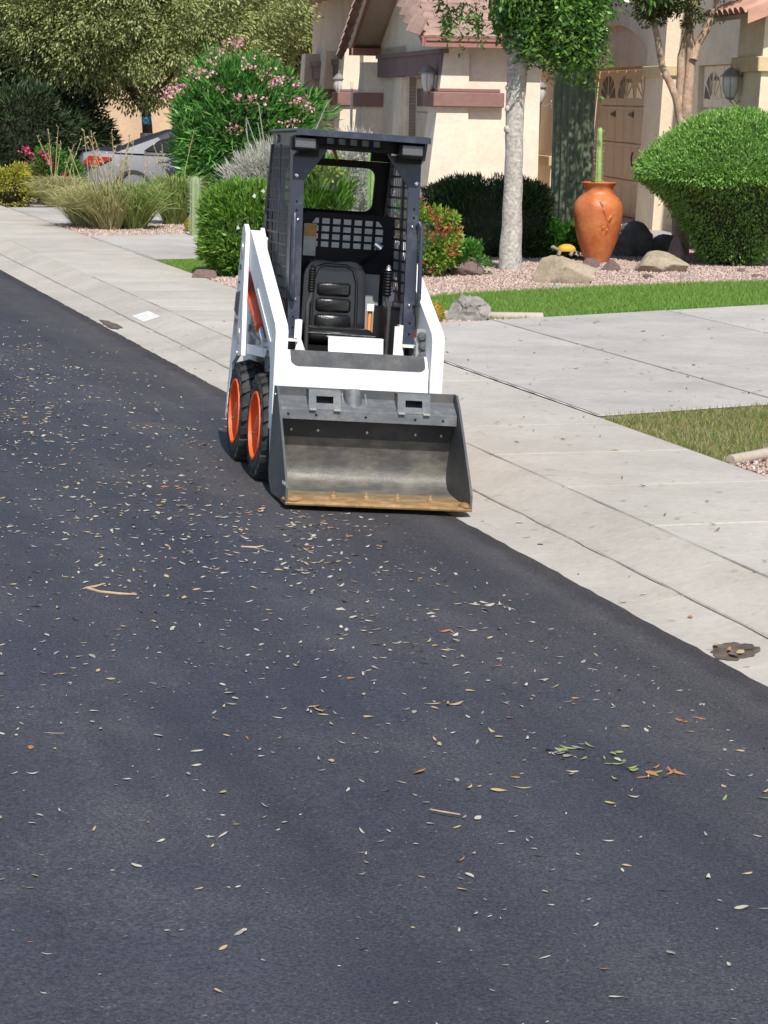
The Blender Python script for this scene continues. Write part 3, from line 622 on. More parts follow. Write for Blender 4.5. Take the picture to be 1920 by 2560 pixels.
for s in (-1, 1):
    c = -.305 if s < 0 else .262
    b = MB(); b.cbox(c - .068, c + .068, -.112, -.03, 1.725, 1.804, .012, sh); wl_ = P_('work_lamp', b, 'black', sm=30)
    b = MB(); b.cbox(c - .054, c + .054, -.1165, -.111, 1.742, 1.792, .003, sh); P_('lens', b, 'lens', wl_)
# rear wall of the cab with window, slit and screen
def rw(x, z): return sh(x, .70 + (1.80 - z) * .32, z)
def ring(mb, outer, inner, th=.02):
    n = len(outer); k = len(mb.v)
    for dy in (0, th): mb.v += [(p[0], p[1] + dy, p[2]) for p in [rw(*q) for q in outer]] + [(p[0], p[1] + dy, p[2]) for p in [rw(*q) for q in inner]]
    for i in range(n):
        j = (i + 1) % n
        mb.f += [(k + i, k + j, k + n + j, k + n + i), (k + 2 * n + i, k + 3 * n + i, k + 3 * n + j, k + 2 * n + j), (k + n + i, k + n + j, k + 3 * n + j, k + 3 * n + i), (k + i, k + 2 * n + i, k + 2 * n + j, k + j)]
def rrect(x0, x1, z0, z1, r, n=5):
    o = []
    for cx, cz, a0 in ((x1 - r, z1 - r, 0), (x0 + r, z1 - r, 90), (x0 + r, z0 + r, 180), (x1 - r, z0 + r, 270)):
        o += [(cx + r * math.cos(R(a0 + 90 * k / n)), cz + r * math.sin(R(a0 + 90 * k / n))) for k in range(n + 1)]
    return o
win = rrect(-.252, .250, 1.425, 1.665, .05)
b = MB(); ring(b, rrect(-.335, .335, 1.385, 1.705, .002), win)
b.box(-.335, -.045, 0, .02, 1.706, 1.80, lambda x, y, z: tuple(np.add(rw(x, z), (0, y, 0)))); b.box(.215, .335, 0, .02, 1.706, 1.80, lambda x, y, z: tuple(np.add(rw(x, z), (0, y, 0)))); b.box(-.0445, .2145, 0, .02, 1.752, 1.80, lambda x, y, z: tuple(np.add(rw(x, z), (0, y, 0))))
rwo = P_('rear_wall', b, 'black')
b = MB(); b.add([tuple(np.add(rw(*q), (0, .009, 0))) for q in win], [tuple(range(len(win)))]); P_('window_pane', b, 'bucket_glass', rwo)
b = MB(); b.add([tuple(np.add(rw(*q), (0, -.004, 0))) for q in ((-.01, 1.752), (.012, 1.752), (.035, 1.70), (.02, 1.70))], [(0, 1, 2, 3)]); P_('reflector', b, 'decal_red', rwo)
# pierced screen behind the seat
b = MB(); b.add([(-.16, .629, 1.20), (.29, .629, 1.20), (.29, .629, 1.41), (-.16, .629, 1.41)], [(0, 1, 2, 3)]); P_('bulkhead_face', b, 'black', rwo)
hx0, hz0 = -.128, 1.222
for r_ in range(4):
    for c_ in range(7):
        x0 = hx0 + c_ * .0605 + (3 - r_) * .0; z0 = hz0 + r_ * .0425; x1, z1 = x0 + .041, z0 + .029
        cut = .016
        pl = [(x0, z0), (x1, z0), (x1, z1), (x0, z1)]
        if c_ == 0 and r_ in (0, 3): pl = [(x1 - .012, z0), (x1, z0), (x1, z1), (x0 + .006, z1)] if r_ == 0 else [(x0 + .004, z0), (x1, z0), (x1, z1), (x1 - .016, z1)]
        if c_ == 6 and r_ in (0, 3): pl = [(x0, z0), (x0 + .01, z0), (x1 - .008, z1), (x0, z1)] if r_ == 0 else [(x0, z0), (x1 - .004, z0), (x0 + .012, z1), (x0, z1)]
        b = MB(); b.prism(pl, .6245, .6285, 'y'); P_('screen_opening', b, 'palegrey', rwo)
b = MB(); b.box(-.168, -.10, .60, .628, 1.17, 1.345); lb = P_('instruction_label', b, 'label_paper', rwo)
b = MB(); b.box(-.166, -.102, .5985, .5998, 1.275, 1.343); P_('label_heading', b, 'label_yellow', lb)
b = MB(); b.box(.145, .27, .60, .625, .70, 1.087); P_('side_cover', b, 'greypanel')
b = MB(); b.tube([(.20, .45, 1.26), (.235, .44, 1.235)], .02, 10); P_('horn', b, 'chrome', sm=40)
b = MB(); b.tube([(.235, .44, 1.235), (.20, .5, 1.19), (.16, .55, 1.15)], .014, 8); P_('horn_arm', b, 'black')
b = MB(); b.box(.25, .335, .14, .62, .62, .92); P_('control_box', b, 'black')
# seat
seat = thing('seat', None, None); seat.parent = L; seat.location = (-.005, .36, .74); seat.empty_display_size = .05
b = MB(); n = 10
def back_sec(z):
    t = (z - .03) / .39; w = .184 * (1 - .04 * t) if t < .72 else .184 * .97 * math.sqrt(max(.03, 1 - ((t - .72) / .30) ** 2 * .62)); return w
zs = [.03, .05, .10, .16, .22, .28, .33, .36, .39, .41, .42]; ring_n = 16; vs = []
for z in zs:
    w = back_sec(z); yb = .14 + .10 * (z - .03)
    for k in range(ring_n):
        t = 2 * math.pi * k / ring_n; cx_ = abs(math.cos(t)) ** .45 * (1 if math.cos(t) >= 0 else -1); sy = abs(math.sin(t)) ** .6 * (1 if math.sin(t) >= 0 else -1)
        ins = .6 if z in (zs[0], zs[-1]) else 1.
        wing = -.035 * abs(cx_) ** 3
        vs.append((w * cx_ * (ins if z == zs[-1] else 1), yb + .045 * sy * ins + (wing if sy < 0 else 0), z))
fs = [(i * ring_n + k, i * ring_n + (k + 1) % ring_n, (i + 1) * ring_n + (k + 1) % ring_n, (i + 1) * ring_n + k) for i in range(len(zs) - 1) for k in range(ring_n)] + [tuple(range(ring_n))[::-1], tuple(range((len(zs) - 1) * ring_n, len(zs) * ring_n))]
b.add(vs, fs); sb = b.build('seat_back', M['vinyl'], seat, 60)
for z0, z1, w in ((.045, .125, .104), (.134, .212, .101), (.221, .297, .097)):
    b = MB(); b.cbox(-w, w * .93, .072 + .1 * z0, .13, z0, z1, .014); b.build('back_cushion', M['vinyl'], sb, 45)
b = MB(); pp = [(-.125, .03), (-.122, .30), (-.10, .37), (-.06, .39), (.06, .39), (.10, .37), (.122, .30), (.125, .03)]
b.tube([(x, .078 + .1 * z, z) for x, z in pp], .009, 8); b.build('piping', M['vinyl'], sb, 50)
b = MB(); b.cbox(-.20, .185, -.20, .16, -.015, .062, .028); sc_ = b.build('seat_cushion', M['vinyl'], seat, 50)
b = MB(); b.tube([(-.195, -.195, .035), (.18, -.195, .03)], .008, 8); b.build('piping', M['vinyl'], sc_, 50)
b = MB(); b.box(-.19, .18, -.16, .2, -.13, -.03); b.build('seat_base', M['black'], seat)
b = MB(); b.tube([(.20, .08, .16), (.19, .03, .02), (.17, -.01, -.01)], .012, 6); st_ = b.build('seat_belt', M['orange_strap'], seat)
b = MB(); b.box(.175, .215, .05, .056, .155, .195); b.build('belt_tag', M['white'], st_)
# levers, floor pan, front panel, brackets
for s, gx in ((-1, -.192), (1, .22)):
    lv = thing('control_lever', None, None); lv.parent = L; lv.location = (gx, .15, .66); lv.empty_display_size = .05
    b = MB(); b.tube([(s * .012, -.02, -.0), (s * .016, -.01, .22), (s * .016, -.005, .27), (0, 0, .31), (0, 0, .36)], .0125, 10); b.build('stem', M['steel_dark'], lv, 50)
    b = MB(); prof = []
    for k in range(18): prof.append(((.021 if k % 2 else .0165) * (1.18 if s > 0 else 1), .335 + k * .0068 * (1.18 if s > 0 else 1)))
    b.lathe([(.0001, .335)] + prof + [(.0001, prof[-1][1] + .002)], 14); gr = b.build('grip', M['black'], lv, 30)
    b = MB(); tz = prof[-1][1]; b.lathe([(.0001, tz), (.016, tz), (.010, tz + .012), (.011, tz + .02), (.0001, tz + .03)], 12); b.build('knob', M['bolt'] if s > 0 else M['black'], gr, 50)
    b = MB(); b.box(-.02, .02, -.03, .03, -.03, .01); b.build('pivot', M['steel_dark'], lv)
b = MB(); b.tube([(.262, .2, .70), (.262, .2, .93), (.30, .2, .935)], .008, 6); b.box(.235, .30, .19, .21, .93, .938); P_('lever_guard', b, 'black')
b = MB(); b.tube([(.245, .20, .74), (.245, .20, .83)], .014, 8); P_('red_handle', b, 'decal_red')
b = MB(); b.box(-.30, .31, -.14, .62, .62, .645); P_('floor_pan', b, 'black')
b = MB(); b.prism([(-.135, .648), (-.12, .648), (-.085, .772), (-.10, .772)], -.13, .163); fp = P_('front_panel', b, 'white')
b = MB(); b.box(-.132, .165, -.102, -.05, .7722, .778); P_('panel_flange', b, 'white', fp)
b = MB(); b.prism([(-.1045, .755), (-.1062, .7475), (-.1052, .7475), (-.1035, .755)], -.02, .075); P_('warning_label', b, 'decal_red', fp)
b = MB(); b.tube([(-.25, -.1, .665), (-.13, -.1, .672)], .008, 6); P_('foot_rail', b, 'bolt')
for s in (-1, 1):
    x0 = .262; b = MB()
    b.box(s * .282, s * .262, -.03, .028, .67, .852); b.box(s * .2621, s * .236, -.032, -.026, .67, .846) if s > 0 else b.box(s * .3, s * .283, -.03, -.024, .755, .852)
    b.box(s * .2825, s * .36, -.05, .025, .738, .75); b.prism([(s * .283, .737), (s * .30, .66), (s * .225, .66), (s * .262, .75)], -.038, -.032, 'y'); P_('bracket', b, 'white')
# lamp cluster at the right front
b = MB(); b.prism([(.335, .665), (.415, .675), (.418, .80), (.375, .845), (.335, .845)], -.13, -.115, 'y'); cl = P_('lamp_cluster', b, 'greypanel')
for (x, z, r_) in ((.36, .806, .024), (.372, .757, .026), (.376, .698, .031)):
    b = MB(); b.lathe([(.0001, -.03), (r_ * .7, -.028), (r_, -.018), (r_, 0)], 16, 'y', fn=lambda X, Y, Z: (X + x, Y - .13, Z + z)); P_('lens', b, 'lens', cl, 40)
b = MB(); b.ball((.405, -.14, .782), .012, 8, 5); P_('bolt', b, 'chrome', cl)
# tie rods from the cab floor
b = MB(); b.prism([(.10, .66), (.14, .66), (.14, .96), (.125, .96)], .296, .33); P_('door_jamb', b, 'greypanel')
# --- bucket
BK = thing('bucket', None, None); BK.parent = L; BK.location = (0, -.55, .02); BK.empty_display_size = .05
def B_(name, mb, m, par=None, sm=None):
    if par is None: mb.v = [(x, y + .55, z - .02) for x, y, z in mb.v]
    else: mb.v = [(x, y + .55, z - .02) for x, y, z in mb.v]
    return mb.build(name, M[m], par or BK, sm)
bx0, bx1 = -.452, .466
shell = [(-.485, .535), (-.495, .492), (-.50, .470), (-.505, .372), (-.492, .29), (-.47, .20), (-.458, .14), (-.462, .10), (-.478, .072), (-.51, .048), (-.56, .035), (-.66, .028), (-.78, .022), (-.86, .018)]
th = .012; off = []
for i, (y, z) in enumerate(shell):
    a = shell[max(0, i - 1)]; c = shell[min(len(shell) - 1, i + 1)]; d = np.array([c[0] - a[0], c[1] - a[1]]); d /= np.linalg.norm(d); off.append((y - d[1] * th, z + d[0] * th))
vs = []; fs = []; n = len(shell)
for x in (bx0, bx1): vs += [(x, y, z) for y, z in shell] + [(x, y, z) for y, z in off]
for i in range(n - 1): fs += [(i, i + 1, 2 * n + i + 1, 2 * n + i), (n + i, 3 * n + i, 3 * n + i + 1, n + i + 1)]
fs += [(0, 2 * n, 3 * n, n), (n - 1, 2 * n - 1, 4 * n - 1, 3 * n - 1)]
b = MB(); b.add(vs, fs); B_('bucket_shell', b, 'steel', sm=40)
side = [(-.475, .54), (-.545, .54), (-.60, .50), (-.79, .305), (-.95, .135), (-.992, .085), (-.998, .012), (-.60, .004), (-.55, .014), (-.475, .06), (-.445, .12), (-.455, .30)]
for s in (-1, 1):
    a, c = (bx0 - .012, bx0 - .0005) if s < 0 else (bx1 + .0005, bx1 + .012)
    b = MB(); b.prism(side, a, c); sd = B_('side_plate', b, 'steel_side')
    for (y, z) in ((-.90, .10), (-.94, .10), (-.965, .10)): b = MB(); b.ball((a if s < 0 else c, y, z), (.005, .008, .012), 8, 5); B_('rivet', b, 'bolt', sd)
    b = MB(); b.ball((bx0 - .014 if s < 0 else bx1 + .014, -.53, .50), .006, 6, 4); B_('rivet', b, 'bolt', sd)
# folded lip
b = MB(); lp = [(-.505, .492), (-.515, .497), (-.600, .443), (-.608, .436), (-.610, .388), (-.600, .386), (-.596, .432), (-.512, .484)]
b.prism(lp, bx0 + .002, bx1 - .002); lip = B_('lip', b, 'lip')
for x in (-.408, -.265, -.01, .247, .392):
    b = MB(); b.lathe([(.0001, -.0015), (.0062, -.0015), (.0062, .001)], 10, 'y', fn=lambda X, Y, Z: (X + x, Y - .6102, Z + .412)); B_('bolt_hole', b, 'black', lip)
for x in (-.37, -.232, .023, .278, .415):
    b = MB(); b.ball((x, -.507, .325), (.008, .006, .009), 8, 5); B_('bolt', b, 'bolt')
b = MB(); b.box(bx0 + .003, bx1 - .003, -.5125, -.5065, .288, .384, lambda x, y, z: (x, y + (.384 - z) * .16, z)); B_('dark_strip', b, 'steel_dark')  # darker strip across the bucket back, just below the lip
b = MB(); b.box(bx0 + .003, bx1 - .003, -.512, -.5005, .494, .541); B_('top_rail', b, 'steel_side')
# two steps with hand holes, centre coupler
for x0, x1 in ((-.306, -.142), (.152, .322)):
    m_ = (x0 + x1) / 2; hw_ = .044
    b = MB(); yy = -.612
    fn = lambda x, y, z: (x, y + (z - .44) * .25, z)
    b.box(x0, m_ - hw_, yy, yy + .012, .440, .538, fn); b.box(m_ + hw_, x1, yy, yy + .012, .440, .538, fn); b.box(m_ - hw_ - .0005, m_ + hw_ + .0005, yy - .0004, yy + .0116, .507, .5378, fn)
    b.box(x0, x0 + .01, yy + .012, -.50, .45, .537, fn); b.box(x1 - .01, x1, yy + .012, -.50, .45, .537, fn); b.box(x0, x1, yy + .0125, -.49, .528, .5375, fn)
    b.box(m_ - hw_ - .0004, m_ + hw_ + .0004, yy + .004, yy + .0112, .4405, .472, fn)
    stp = B_('step', b, 'lip')
    for xx in (x0 + .02, x1 - .02): b = MB(); b.box(xx - .017, xx + .017, -.625, -.608, .4375, .4455); B_('weld', b, 'bolt', stp)
b = MB(); b.box(-.135, .146, -.50, -.494, .44, .535); B_('coupler_plate', b, 'steel_dark')
for x in (-.125, -.005): b = MB(); b.prism([(-.50, .535), (-.50, .47), (-.57, .455)], x, x + .008); B_('gusset', b, 'lip')
b = MB(); b.tube([(-.065, -.545, .42), (-.065, -.51, .535)], .046, 20); B_('tilt_cylinder', b, 'lip', sm=40)
# cutting edge with its bolts
b = MB(); b.prism([(-.84, .017), (-.84, .029), (-.985, .023), (-1.004, .012), (-1.0, .004), (-.84, .006)], bx0 - .012, bx1 + .012); ce = B_('cutting_edge', b, 'rust')
b = MB(); b.prism([(-.80, .0215), (-.80, .0275), (-.842, .0305), (-.842, .0225)], bx0 + .003, bx1 - .003); B_('edge_weld', b, 'rust', ce)
for x in (-.20, -.035, .125, .293): b = MB(); b.lathe([(.017, .0), (.015, .014), (.008, .02), (.007, .032), (.0001, .036)], 8, fn=lambda X, Y, Z: (X + x, Y - .865, Z + .026)); B_('bolt', b, 'rust', ce)
for cxx, rx in ((bx0 + .03, .055), (bx1 - .015, .03)): b = MB(); b.ball((cxx, -.95, .026), (rx, .05, .018), 12, 8); B_('edge_corner', b, 'rust', ce, 60)
b = MB(); pts = [(-.155, -.80), (.0, -.74), (.19, -.79), (.21, -.80), (.1, -.825), (-.05, -.828)]
b.add([(x, y, .0245 + (-.66 - y) * -.043 + .004) for x, y in pts], [tuple(range(6))]); B_('rust_patch', b, 'rust_or')
b = MB(); b.add([(bx0 + .004, -.66, .0315), (bx1 - .004, -.66, .0315), (bx1 - .004, -.80, .0258), (bx0 + .004, -.80, .0258)], [(0, 1, 2, 3)]); B_('worn_floor', b, 'rust_dull')
# quick-attach frame between arms and bucket
b = MB(); b.box(-.36, .36, -.455, -.40, .10, .45); b.box(-.38, .38, -.42, -.30, .26, .34); B_('coupler_frame', b, 'steel_dark')
# ================================================================== HOUSES
def stucco(name, c, v=.1): return mat(name, c, .9, var=v, vs=1.6, bump=.5, bs=55, fine=.06, fs=14, spec=.2)
M['stA'] = stucco('stucco_pink', (.78, .66, .535)); M['stB'] = stucco('stucco_tan', (.74, .61, .45))
M['trimA'] = stucco('trim_mauve', (.27, .155, .135)); M['trimB'] = stucco('trim_yellow', (.62, .47, .29))
M['beamA'] = stucco('beam_mauve', (.21, .145, .145))
M['fascia'] = mat('fascia_red', (.34, .155, .125), .7, var=.12, vs=4)
M['tileA'] = mat('roof_tile_brown', (.36, .235, .19), .85, var=.22, vs=3, bump=.4, bs=40, fine=.12, fs=25, object_co=False)
M['tileB'] = mat('roof_tile_red', (.50, .275, .20), .85, var=.18, vs=4, bump=.4, bs=40, object_co=False)
M['soffit'] = mat('soffit_paint', (.40, .31, .23), .8, var=.1, vs=3)
M['doorA'] = mat('garage_door_pink', (.60, .48, .40), .6, var=.06, vs=3); M['doorB'] = mat('garage_door_tan', (.78, .66, .49), .6, var=.06, vs=3)
M['darkglass'] = mat('dark_glass', (.03, .03, .032), .12, spec=.8)
M['lampmetal'] = mat('lantern_metal', (.30, .27, .25), .5, .3, var=.15, vs=20); M['lampglass'] = mat('frosted_glass', (.62, .61, .57), .25, var=.06, vs=15)
M['iron'] = mat('black_iron', (.02, .02, .02), .5); M['brass'] = mat('brass_ornament', (.45, .25, .06), .4, .5)
M['whitetrim'] = mat('white_trim', (.72, .69, .62), .6); M['bluegrey'] = mat('grey_green_wall', (.33, .34, .29), .9, var=.08, vs=3)
def house(name, label, org, ang):
    o = thing(name, label, 'house', (org[0], org[1], .09), ang); return o
def lantern(label, parent_m, loc, h, side=1, wall=.12):
    p = parent_m @ Vector(loc); t = thing('wall_lantern', label, 'lantern', p); t.rotation_euler = (0, 0, parent_m.to_euler().z)
    r = h * .235
    b = MB(); n = 8; b.lathe([(.0001, h * .02), (r * .5, h * .05), (r * .92, h * .24), (r * 1.0, h * .40), (r * .98, h * .60)], 16); b.build('glass', M['lampglass'], t, 40)
    b = MB(); b.lathe([(.0001, h * .86), (r * .3, h * .84), (r * .75, h * .76), (r * 1.0, h * .665), (r * 1.28, h * .63), (r * 1.28, h * .60), (r * .9, h * .60)], 18); cap = b.build('cap', M['lampmetal'], t, 35)
    b = MB(); b.lathe([(.0001, h), (h * .012, h * .96), (h * .028, h * .92), (h * .012, h * .89), (h * .035, h * .85)], 10); b.build('finial', M['lampmetal'], cap, 40)
    for k in range(6):
        a = 2 * math.pi * k / 6 + .2; b = MB(); b.tube([(r * q * math.cos(a), r * q * math.sin(a), h * z) for q, z in ((.5, .045), (.94, .24), (1.02, .40), (1.0, .60))], h * .011, 5); b.build('cage_bar', M['lampmetal'], t)
    b = MB(); b.lathe([(.0001, -h * .10), (h * .02, -h * .07), (h * .012, -h * .04), (r * .42, h * .0), (r * .52, h * .05)], 12); b.build('base', M['lampmetal'], t, 40)
    b = MB(); b.tube([(0, 0, -h * .02), (0, 0, -h * .06), (wall * .45 * side, 0, -h * .14), (wall * .8 * side, 0, -h * .06), (wall * side, 0, h * .0)], h * .018, 8); b.build('bracket', M['lampmetal'], t, 40)
    b = MB(); b.prism([(-h * .07, -h * .22), (h * .07, -h * .22), (h * .09, h * .05), (h * .04, h * .12), (-h * .04, h * .12), (-h * .09, h * .05)], wall * side, wall * side + .012 * side, 'x'); b.build('wall_plate', M['lampmetal'], t)
    return t
def pier(name, par, x0, x1, y0, y1, z1, batter, m, cap=None, capm=None, base=None):
    """battered pier: the face towards -x leans outwards to the foot"""
    b = MB(); b.add([(x0 - batter, y0 - batter * .15, -.1), (x1, y0 - batter * .15, -.1), (x1, y1, -.1), (x0 - batter, y1, -.1), (x0, y0, z1), (x1, y0, z1), (x1, y1, z1), (x0, y1, z1)], [(3, 2, 1, 0), (4, 5, 6, 7), (0, 1, 5, 4), (1, 2, 6, 5), (2, 3, 7, 6), (3, 0, 4, 7)])
    o = b.build(name, M[m], par)
    for za, zb, e in (cap or []):
        f = 1 - (za + .1) / (z1 + .1); xx = x0 - batter * f
        b = MB(); b.cbox(xx - e, x1 - .001, y0 - e - batter * .15 * f, y1 + e, za, zb, .012); b.build('cap_band', M[capm], o)
    return o
# ---------------- house A: pinkish stucco with mauve trim, garage wing end on
AA = R(8.7); HA = house('garage_house', 'pinkish stucco house with mauve trim and brown tile roof behind the loader', (.85, 38.0), AA); HAm = Matrix.Translation((.85, 38.0, .09)) @ Matrix.Rotation(AA, 4, 'Z')
def A_(n, b, m, par=None, sm=None): return b.build(n, M[m], par or HA, sm)
EZ = 2.86; RY = 3.7; RZ = EZ + 3.85 * .40
b = MB(); b.box(.0, 1.5, .0, .2, -.1, EZ + .03); A_('wall', b, 'stA')
# gable wall with garage opening (y .9 .. 4.1)
b = MB(); z0 = 2.33
def gz_(y): return EZ + .05 + .40 * (3.85 - abs(y - 3.6)) - .12
b.box(0.02, .22, .2, .9, -.1, EZ); b.box(.02, .22, 4.1, 7.1, -.1, EZ); b.box(.02, .22, .2, 7.1, EZ - .0005 - .53, EZ); 
gw = A_('gable_wall', b, 'stA')
b = MB(); b.prism([(.2, EZ), (7.1, EZ), (7.1, gz_(7.1)), (3.6, gz_(3.6)), (.2, gz_(.2))], .02, .22); A_('gable', b, 'stA')
b = MB(); b.box(-.10, .018, -.05, 6.7, 2.33, 2.70); bm_ = A_('beam', b, 'beamA')
b = MB(); b.box(-.13, .017, -.08, 6.74, 2.66, 2.73); A_('beam_cap', b, 'beamA', bm_)
pier('corner_pier', HA, -.03, .35, -.06, .75, EZ - .02, .33, 'stA')
b = MB(); b.cbox(-.22, .90, -.17, .9, 1.84, 2.07, .015); sl_ = A_('sill_band', b, 'trimA'); b = MB(); b.cbox(-.15, .84, -.13, .82, 2.07, 2.125, .01); A_('sill_cap', b, 'trimA', sl_)
pier('door_pier', HA, -.04, .2, 4.15, 4.9, 2.32, .12, 'stA')
pier('door_pier', HA, -.30, .2, 6.75, 7.5, 2.6, .22, 'stA', [(1.80, 2.05, .06)], 'trimA')
dg = thing('garage_door', None, None); dg.parent = HA; dg.location = (.20, .9, 0)
for k in range(4):
    for j in range(4):
        b = MB(); b.cbox(.0, .035, .02 + j * .795, .785 + j * .795, .02 + k * .575, .575 + k * .575, .012); pn = b.build('door_panel', M['doorA'], dg)
        if k == 3:
            for q in range(4): b = MB(); b.box(-.004, .0, .10 + j * .795 + q * .155, .21 + j * .795 + q * .155, 1.83, 2.13); b.build('window_pane', M['darkglass'], pn)
        else:
            b = MB(); b.cbox(-.008, .0, .12 + j * .795, .69 + j * .795, .14 + k * .575, .46 + k * .575, .006); b.build('raised_field', M['doorA'], pn)
b = MB(); b.box(.03, .05, -.1, 3.3, -.1, 2.4); b.build('door_backing', M['doorA'], dg)
b = MB(); b.box(-.12, .0, 3.2, 3.3, -.1, 2.33); b.build('door_jamb', M['trimA'], dg)
# roof of the garage wing: slabs, tiles by the piece
def roofslab(par, x0, x1, ye, yr, ze, zr, m, th=.06):
    b = MB(); b.add([(x0, ye, ze), (x1, ye, ze), (x1, yr, zr), (x0, yr, zr)] + [(x0, ye, ze - th), (x1, ye, ze - th), (x1, yr, zr - th), (x0, yr, zr - th)], [(0, 1, 2, 3), (7, 6, 5, 4), (0, 4, 5, 1), (1, 5, 6, 2), (2, 6, 7, 3), (3, 7, 4, 0)]); return A_('roof', b, m, par)
ra = roofslab(HA, -.42, 1.85, -.38, 3.6, EZ + .02, EZ + .02 + 3.98 * .40, 'soffit'); rb = roofslab(HA, -.42, 1.85, 7.6, 3.6, EZ + .02, EZ + .02 + 3.98 * .40, 'soffit')
tile = MB(); tile.add([(0, 0, .0), (.30, 0, .0), (.30, .42, .0), (0, .42, .0), (0.004, 0, .035), (.296, 0, .035), (.296, .42, .018), (.004, .42, .018), (.15, 0, .045), (.15, .42, .026)], [(0, 1, 5, 8, 4), (4, 8, 9, 7), (8, 5, 6, 9), (0, 4, 7, 3), (1, 2, 6, 5), (3, 7, 9, 6, 2)])
tm = tile.mesh('roof_tile', M['tileA']); sl40 = math.atan(.40)
for r_ in range(9):
    for c_ in range(7):
        o = link('roof_tile', tm, ra); o.location = (-.44 + c_ * .302 + (.15 if r_ % 2 else 0) - .0, -.42 + r_ * .36 * math.cos(sl40), EZ + .022 + r_ * .36 * math.sin(sl40) + .004 * r_ % .003 + rnd(0, .004)); o.rotation_euler = (sl40 + .02, rnd(-.006, .006), rnd(-.01, .01))
for r_ in range(11):
    o = link('rake_tile', tm, ra); o.location = (-.50, -.44 + r_ * .36 * math.cos(sl40), EZ + .05 + r_ * .36 * math.sin(sl40)); o.rotation_euler = (sl40 + .03, -1.1, 0); 
for r_ in range(11):
    o = link('rake_tile', tm, rb); o.location = (-.50, 7.66 - r_ * .36 * math.cos(sl40), EZ + .05 + r_ * .36 * math.sin(sl40)); o.rotation_euler = (sl40 + .03, 1.1, math.pi)
b = MB(); b.box(-.42, 1.85, -.43, -.385, EZ - .11, EZ + .015); A_('fascia', b, 'fascia', ra); b = MB(); b.box(-.40, 1.85, -.455, -.431, EZ - .02, EZ + .018); A_('drip_edge', b, 'fascia', ra)
for (y0, y1, par) in ((-.43, 3.6, ra), (7.65, 3.6, rb)):
    b = MB(); z0, z1 = EZ - .10, EZ - .08 + 4.0 * .40; b.add([(-.46, y0, z0), (-.46, y1, z1), (-.46, y1, z1 + .16), (-.46, y0, z0 + .12), (-.425, y0, z0), (-.425, y1, z1), (-.425, y1, z1 + .16), (-.425, y0, z0 + .12)], [(0, 1, 2, 3), (7, 6, 5, 4), (0, 4, 5, 1), (1, 5, 6, 2), (2, 6, 7, 3), (3, 7, 4, 0)]); A_('barge_board', b, 'fascia', par)
b = MB(); b.box(-.5, .1, 7.3, 7.66, EZ - .13, EZ + .0); A_('eave_return', b, 'fascia', rb)
# downpipe and meter box on the camera side
b = MB(); b.tube([(1.04, -.05, 0.2), (1.04, -.05, 2.75)], .03, 8); A_('downpipe', b, 'stA')
# taller block further back with porch piers
b = MB(); b.box(0.05, 1.5, 9.6, 18.0, -.1, 4.3); A_('rear_block', b, 'stA')
b = MB(); b.box(.9, 1.6, 7.0, 9.7, -.1, 3.6); A_('porch_wall', b, 'stA')
b = MB(); b.box(-.6, 1.9, 9.2, 9.26, 3.88, 4.02); f1 = A_('fascia', b, 'fascia'); b = MB(); b.box(-.56, 1.9, 9.16, 9.2, 4.12, 4.24); A_('tile_edge', b, 'tileA', f1)
b = MB(); b.prism([(9.18, 4.02), (18.4, 4.02), (13.8, 6.2)], -.6, 1.9); A_('rear_roof', b, 'tileA')
for yy in (10.0, 12.9, 16.6):
    pier('porch_pier', HA, -.26, .3, yy, yy + .75, 2.9, .2, 'stA', [(1.80, 2.06, .07), (2.06, 2.12, .03)], 'trimA')
b = MB(); b.box(-.12, .052, 10.9, 16.6, 2.35, 2.62); bb_ = A_('beam', b, 'beamA'); b = MB(); b.box(-.16, .0535, 10.9, 16.6, 2.62, 2.72); A_('beam_cap', b, 'beamA', bb_)
b = MB(); b.box(.0, .055, 10.9, 16.5, 1.80, 2.05); A_('sill_band', b, 'trimA')
lantern('grey wall lantern beside the pink garage door behind the loader', HAm, (-.24, .28, 2.05), .50, 1, .16)
lantern('far grey wall lantern on the pink house, left of the gable', HAm, (-.36, 10.1, 2.03), .46, 1, .14)
# ornaments on the porch wall
for k, (y, z, s) in enumerate(((8.9, 2.55, .11), (8.6, 2.2, .09), (9.2, 1.9, .07), (9.3, 2.35, .08))):
    b = MB(); n = 10; b.prism([(y + s * .9 * math.cos(math.pi * i / n), z + s * math.sin(math.pi * i / n)) for i in range(n + 1)], -.02, .03); p = HAm @ Vector((.86 - .03, 0, 0)); o = b.build('wall_ornament', M['iron'] if k % 2 else M['brass']); o.matrix_world = HAm @ Matrix.Translation((.84, 0, 0)); tag(o, ['arched brass ornament highest on the porch wall', 'dark arched ornament below the brass one on the porch wall', 'small low brass ornament on the porch wall', 'small dark ornament at the left of the porch wall'][k], 'ornament')
b = MB(); b.lathe([(.0001, 0), (.09, 0), (.1, .05), (.03, .12), (.025, .9), (.09, 1.0), (.10, 1.05), (.0001, 1.12)], 12); o = b.build('porch_statue', M['brass'], None, 40); o.matrix_world = HAm @ Matrix.Translation((-.05, 7.95, 1.25)); tag(o, 'narrow brass hanging ornament beside the porch pier', 'ornament')
b = MB(); b.tube([(0, 0, 0), (0, 0, 2.25)], .025, 8); o = b.build('pole', M['whitetrim'], None, 40); o.matrix_world = HAm @ Matrix.Translation((-.35, 8.3, 0)); tag(o, 'thin white pole standing in the porch of the pink house', 'pole')
